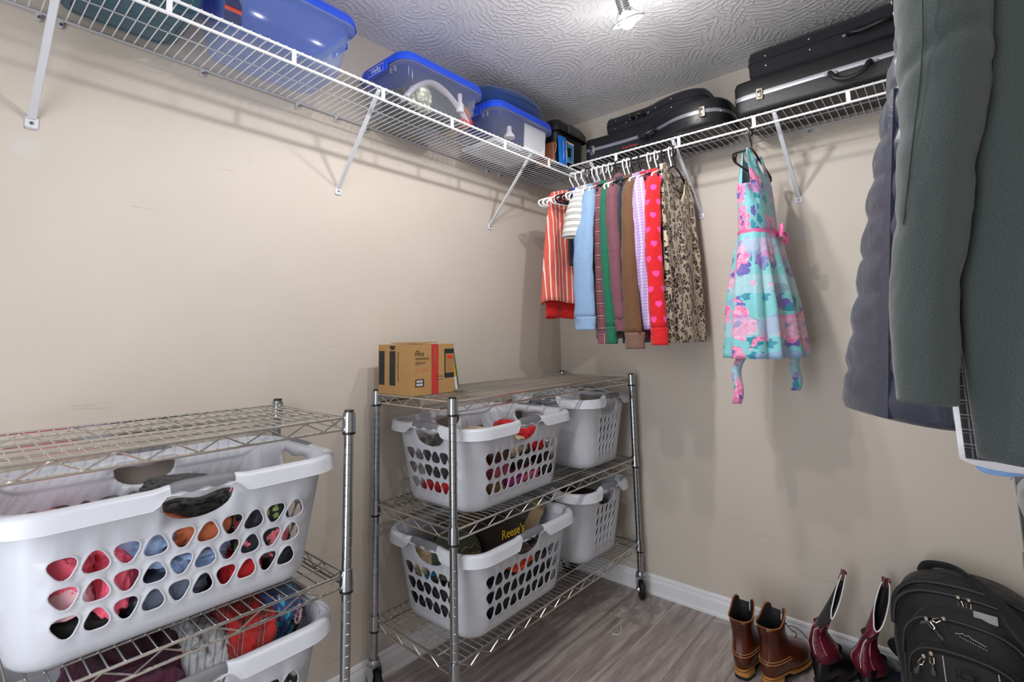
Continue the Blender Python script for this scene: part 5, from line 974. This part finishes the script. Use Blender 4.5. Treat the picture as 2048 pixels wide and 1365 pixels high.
def cowboy(label, x, y, rz, lean, op, mt=None, mi_=None):
    t = thing('cowboy_boot', label, 'boot', (x, y, 0), rz, 'pair of burgundy cowboy boots')
    MB().loft([foot(.008, .07, .026, .025, .001), foot(.002, .078, .031, .030, .034)], True, True).build('heel', BLE, t)
    MB().loft([[(a, b, c if b > .1 else max(c, .035)) for a, b, c in foot(-.002, .285, .033, .043, .004, p=2.1)], [(a, b, c if b > .1 else max(c, .041)) for a, b, c in foot(-.002, .287, .034, .044, .011, p=2.1)]], True, True).build('sole', SOLE, t)
    rings = [[(a, b, c if b > .1 else max(c, .0415)) for a, b, c in foot(.0, .280, .032, .041, .0115, p=2.1)], foot(-.002, .275, .035, .042, .05, p=2.1), foot(-.001, .24, .037, .038, .075), foot(.004, .185, .038, .036, .098), foot(.008, .150, .037, .034, .118)]
    MB().loft(rings, False, False).build('foot', BLE, t, True, 70)
    n = 48; R = []
    for z, cy, cx, ly, wx in lean:
        r_ = []
        for k in range(n): a = 2 * pi * k / n; wr = 1 + (.16 if z < .2 else .05) * noise.noise(Vector((cos(a) * 2.4 + x * 9, sin(a) * 2.4, z * 34))); r_.append((cx + wx * cos(a) * wr, cy + ly * sin(a) * wr, z + op * max(0, (z - .20) / .1) * sin(a) * .5))
        R.append(r_)
    k1 = len(R) - 4
    sh = MB().loft(R[:k1 + 1]).build('shaft', BUR, t, True, 75); solid(sh, .003); sh2 = MB().loft(R[k1:]).build('shaft_top', mt or BSU, t, True, 75); solid(sh2, .003)
    MB().tube(R[-1], .0022, 6, True).build('piping', PIP, sh2)
    MB().loft([[(lerp(a, sum(q[0] for q in r_) / n, .18), lerp(b, sum(q[1] for q in r_) / n, .06), c) for a, b, c in r_] for r_ in R[-4:]], True).build('lining', LINE, sh2)
    for fr, m_ in ((.62, PINKS), (.88, PINKS), (.75, PIP)):
        P = []
        for j in range(1, k1 + 1): q = R[j][int(fr * n) % n]; c_ = Vector((lean[j][2], lean[j][1], q[2])); d_ = (Vector(q) - c_).normalized() * .0015; P.append(Vector(q) + d_)
        MB().tube(smooth_path(P, 4), .0011, 5).build('stitching', m_, sh)
    for fr in (.55, .72, .93):
        j = k1; q = Vector(R[j][int(fr * n) % n]); q0 = Vector(R[j - 1][int(fr * n) % n]); q2 = Vector(R[j + 1][int(fr * n) % n])
        MB().loft([[lerp(q0, q, .3), lerp(q0, q, .5) + Vector((.002, -.004, 0)), lerp(q0, q, .7)], [q + Vector((-.010, -.0035, 0)), q + Vector((0, -.005, 0)), q + Vector((.010, -.0035, 0))], [lerp(q, q2, .5) + Vector((-.003, -.003, 0)), lerp(q, q2, .55) + Vector((0, -.004, 0)), lerp(q, q2, .5) + Vector((.003, -.003, 0))]], close=False).build('inlay', mi_ or BUR, sh2)
    for kk in (int(.2 * n), int(.32 * n)):
        a_, b_ = Vector(R[-1][kk]), Vector(R[-2][kk]); c_ = Vector((lean[-1][2], lean[-1][1], a_.z)); d_ = (a_ - c_).normalized()
        MB().tube([lerp(a_, b_, 1.0) + d_ * .002, lerp(a_, b_, .5) + d_ * .003, a_ + d_ * .003 + Vector((0, 0, .002)), a_ + Vector((0, 0, .010)), a_ - d_ * .003, lerp(a_, b_, .5) - d_ * .003], .0055, 8, False, True, .4).build('pull_strap', BUR, sh2)
    return t
cowboy('burgundy and black cowboy boot leaning beside the brown boots', 1.190, -.290, -.25, [(.100, .075, .0, .070, .038), (.125, .068, -.002, .062, .036), (.150, .060, -.008, .052, .030), (.175, .054, -.010, .040, .020), (.200, .056, -.004, .040, .019), (.220, .064, .004, .046, .018), (.245, .078, .014, .052, .016), (.275, .095, .026, .058, .013), (.305, .112, .038, .062, .010)], .12)
cowboy('burgundy and black cowboy boot with its shaft open next to the backpack', 1.318, -.262, -.2, [(.095, .075, .0, .070, .039), (.118, .066, -.006, .064, .042), (.140, .062, -.010, .056, .036), (.165, .062, -.006, .046, .026), (.190, .068, .0, .044, .019), (.215, .076, .008, .050, .018), (.245, .088, .018, .058, .018), (.275, .100, .028, .064, .019), (.300, .110, .034, .068, .018)], .13, BUR, BSU)
# ------------------------------------------------------------------ backpack
g = cloth('black_nylon', '#101013', .72, .2, 700, .35, .1); NYL = g.mat; MESH = cloth('black_mesh', '#101013', .85).mat; ZIP = mat('zipper_coil', '#0d0d10', .5); SILV = mat('bright_nickel', '#d6cdbb', .2, 1.0); REFL = mat('reflective_grey', '#a7a6a4', .45); RUBP = mat('rubber_pull', '#3b3c42', .5)
bpx, bpy_ = 1.605, -.045
t = thing('backpack', 'black backpack with silver zip pulls leaning against the wall', 'backpack', (bpx, bpy_, 0), 0, None, (-.03, 0, -.10)); t.scale = (1, 1, .84)
def sec(z, hw, d0, d1, n=56, p=3.2, sh=0.0):
    out = []
    for k in range(n):
        a = 2 * pi * k / n; c, s = cos(a), sin(a); x = hw * math.copysign(abs(c) ** (2 / p), c); y = math.copysign(abs(s) ** (2 / p), s); y = lerp(-d1, -d0, (y + 1) / 2); out.append((x + sh, y, z + .006 * noise.noise(Vector((c * 2, s * 2, z * 9)))))
    return out
def bag(keys, amp, p, seed):
    K = [Vector((k[1], k[2], k[3])) for k in keys]; R_ = []; zs_ = [k[0] for k in keys]; P = smooth_path(K, 5); Z = smooth_path([(z, 0, 0) for z in zs_], 5)
    for q, z in zip(P, Z):
        r_ = []
        for x_, y_, z_ in sec(z.x, q.x, q.y, q.z, 72, p):
            n_ = noise.noise(Vector((x_ * 13 + seed, y_ * 13, z_ * 11))) + .6 * (1 - 2 * abs(noise.noise(Vector((x_ * 9 - seed, y_ * 9, z_ * 24))))); k_ = amp * n_ * min(1, z.x / .03); l_ = math.hypot(x_, y_ + .1) + 1e-6; r_.append((x_ + k_ * x_ / l_, y_ + k_ * (y_ + .1) / l_, z_))
        R_.append(r_)
    return MB().loft(R_, True, True)
bag([(.002, .14, .02, .19), (.02, .165, .012, .215), (.12, .182, .010, .235), (.25, .188, .010, .238), (.36, .185, .010, .232), (.43, .172, .012, .222), (.475, .145, .018, .205), (.505, .105, .03, .175), (.52, .055, .05, .135)], .005, 3.2, 1.).build('main_bag', NYL, t, True, 75)
bag([(.015, .115, .18, .262), (.03, .138, .18, .285), (.15, .150, .18, .305), (.28, .148, .18, .302), (.36, .132, .18, .288), (.42, .098, .18, .266), (.445, .05, .19, .245)], .004, 2.8, 3.).build('front_pocket', NYL, t, True, 75)
bag([(.012, .095, .25, .325), (.03, .118, .25, .345), (.15, .130, .25, .362), (.27, .122, .25, .355), (.325, .095, .25, .338), (.345, .05, .25, .318)], .003, 2.6, 5.).build('lower_pocket', NYL, t, True, 75)
def arc_on(zc, hw, h, y0, y1, n=24): return smooth_path([(-hw, y0, zc), (-hw * .93, lerp(y0, y1, .5), zc + h * .55), (-hw * .62, y1, zc + h * .9), (0, y1, zc + h), (hw * .62, y1, zc + h * .9), (hw * .93, lerp(y0, y1, .5), zc + h * .55), (hw, y0, zc)], 6)
for nm, P, r_ in (('main_zip', arc_on(.33, .178, .155, -.215, -.204), .006), ('main_zip_flap', arc_on(.33, .184, .178, -.18, -.176), .007), ('pocket_zip', arc_on(.27, .146, .155, -.285, -.272), .005), ('pocket_zip_flap', arc_on(.24, .125, .108, -.345, -.338), .005)): MB().tube(P, r_, 8, False, True, .7).build(nm, ZIP, t)
def pull(x, y, z, ang, par=None):
    c = Vector((x, y, z)); d = Vector((sin(ang), -.12, -cos(ang))); rt_ = Vector((cos(ang), 0, sin(ang))); mb_ = MB(); mb_.rbox((x, y - .004, z), (.011, .008, .014), .003, 2); P = [c + d * .010 + rt_ * .004, c + d * .010 - rt_ * .004, c + d * .026 - rt_ * .0055, c + d * .030, c + d * .026 + rt_ * .0055]; mb_.tube([p + Vector((0, -.006, 0)) for p in P], .0019, 6, True); o_ = mb_.build('zip_pull', SILV, t)
    mb2 = MB(); mb2.tube([c + d * .027 + Vector((0, -.006, 0)), c + d * .040 + Vector((0, -.007, 0)), c + d * .055 + Vector((0, -.008, 0)), c + d * .064 + Vector((0, -.008, 0))], [.0025, .003, .0075, .004], 8, False, True, .5); mb2.build('pull_tab', RUBP, o_)
pull(-.012, -.206, .486, .25); pull(.012, -.206, .486, -.05); pull(-.080, -.290, .415, .6); pull(-.040, -.284, .430, -1.0); pull(-.085, -.350, .312, -.35); pull(-.067, -.352, .330, .05)
MB().rbox((.048, -.240, .452), (.052, .003, .030), .002, 2).build('reflective_patch', REFL, t)
lg = MB(); base = Vector((.015, -.288, .385))
lg.tube([base + Vector((a * .72, -.002, b * .72)) for a, b in ((-.045, .012), (-.030, .016), (-.022, .022), (-.014, .014), (-.004, .020), (.006, .008), (.020, .004), (.045, -.008))], .0013, 5)
for k in range(11): lg.rbox(tuple(base + Vector((-.022 + k * .0054, -.002, .001 - k * .0016))), (.0032, .002, .0036), .0006, 1)
lg.build('embroidered_logo', REFL, t)
for x_ in (-.04, .075): MB().tube(smooth_path([(x_ - .004, -.338, .328), (x_, -.3555, .27), (x_ + .004, -.3645, .15), (x_ + .005, -.352, .03)], 5), .0016, 6).build('reflective_piping', REFL, t)
MB().tube(smooth_path([(-.115, -.06, .490), (-.095, -.07, .528), (-.04, -.09, .545), (.0, -.11, .535), (.03, -.14, .500)], 6), .016, 10, False, True, .45).build('grab_handle', NYL, t)
MB().tube(smooth_path([(.01, -.13, .520), (.07, -.19, .490), (.13, -.245, .425), (.18, -.27, .35), (.205, -.26, .26)], 6), .034, 10, False, True, .3).build('compression_strap', MESH, t)
MB().tube(smooth_path([(-.16, -.02, .10), (-.205, -.03, .12), (-.225, -.035, .155), (-.205, -.03, .175), (-.18, -.02, .15)], 6), .012, 8, False, True, .3).build('side_strap', NYL, t)
bk = MB(); bk.rbox((.01, -.366, .30), (.030, .008, .028), .003, 2); bk.tube([(-.012, -.372, .318), (-.012, -.372, .292), (.032, -.372, .292), (.032, -.372, .318)], .003, 6, True); bk.build('buckle', BLACKP, t)
# small bits by the wall
o = thing('shoe_insole', 'dull blue canvas shoe lying between the boots and the backpack', 'shoe', (1.405, -.060, 0), .3); MB().loft([foot(-.035, .035, .018, .02, z, 24) for z in (.001, .012)] , True, True).build('sole', SOLE, o); MB().loft([foot(-.033, .033, .016, .019, .0125, 24), foot(-.032, .03, .016, .018, .03, 24), foot(-.02, .02, .012, .012, .042, 24)], True, True).build('canvas_upper', cl['slate'], o)
th_ = smooth_path([bp(1224, 1268, 'z', .0012), bp(1236, 1270, 'z', .0012), bp(1242, 1262, 'z', .0015), bp(1242, 1252, 'z', .0012)], 6); c0 = th_[0]
o = MB().tube([p - c0 for p in th_], .0011, 6).build('thread', PAPER); o.location = c0; tag(o, 'short curled white thread lying on the grey plank floor', 'thread')
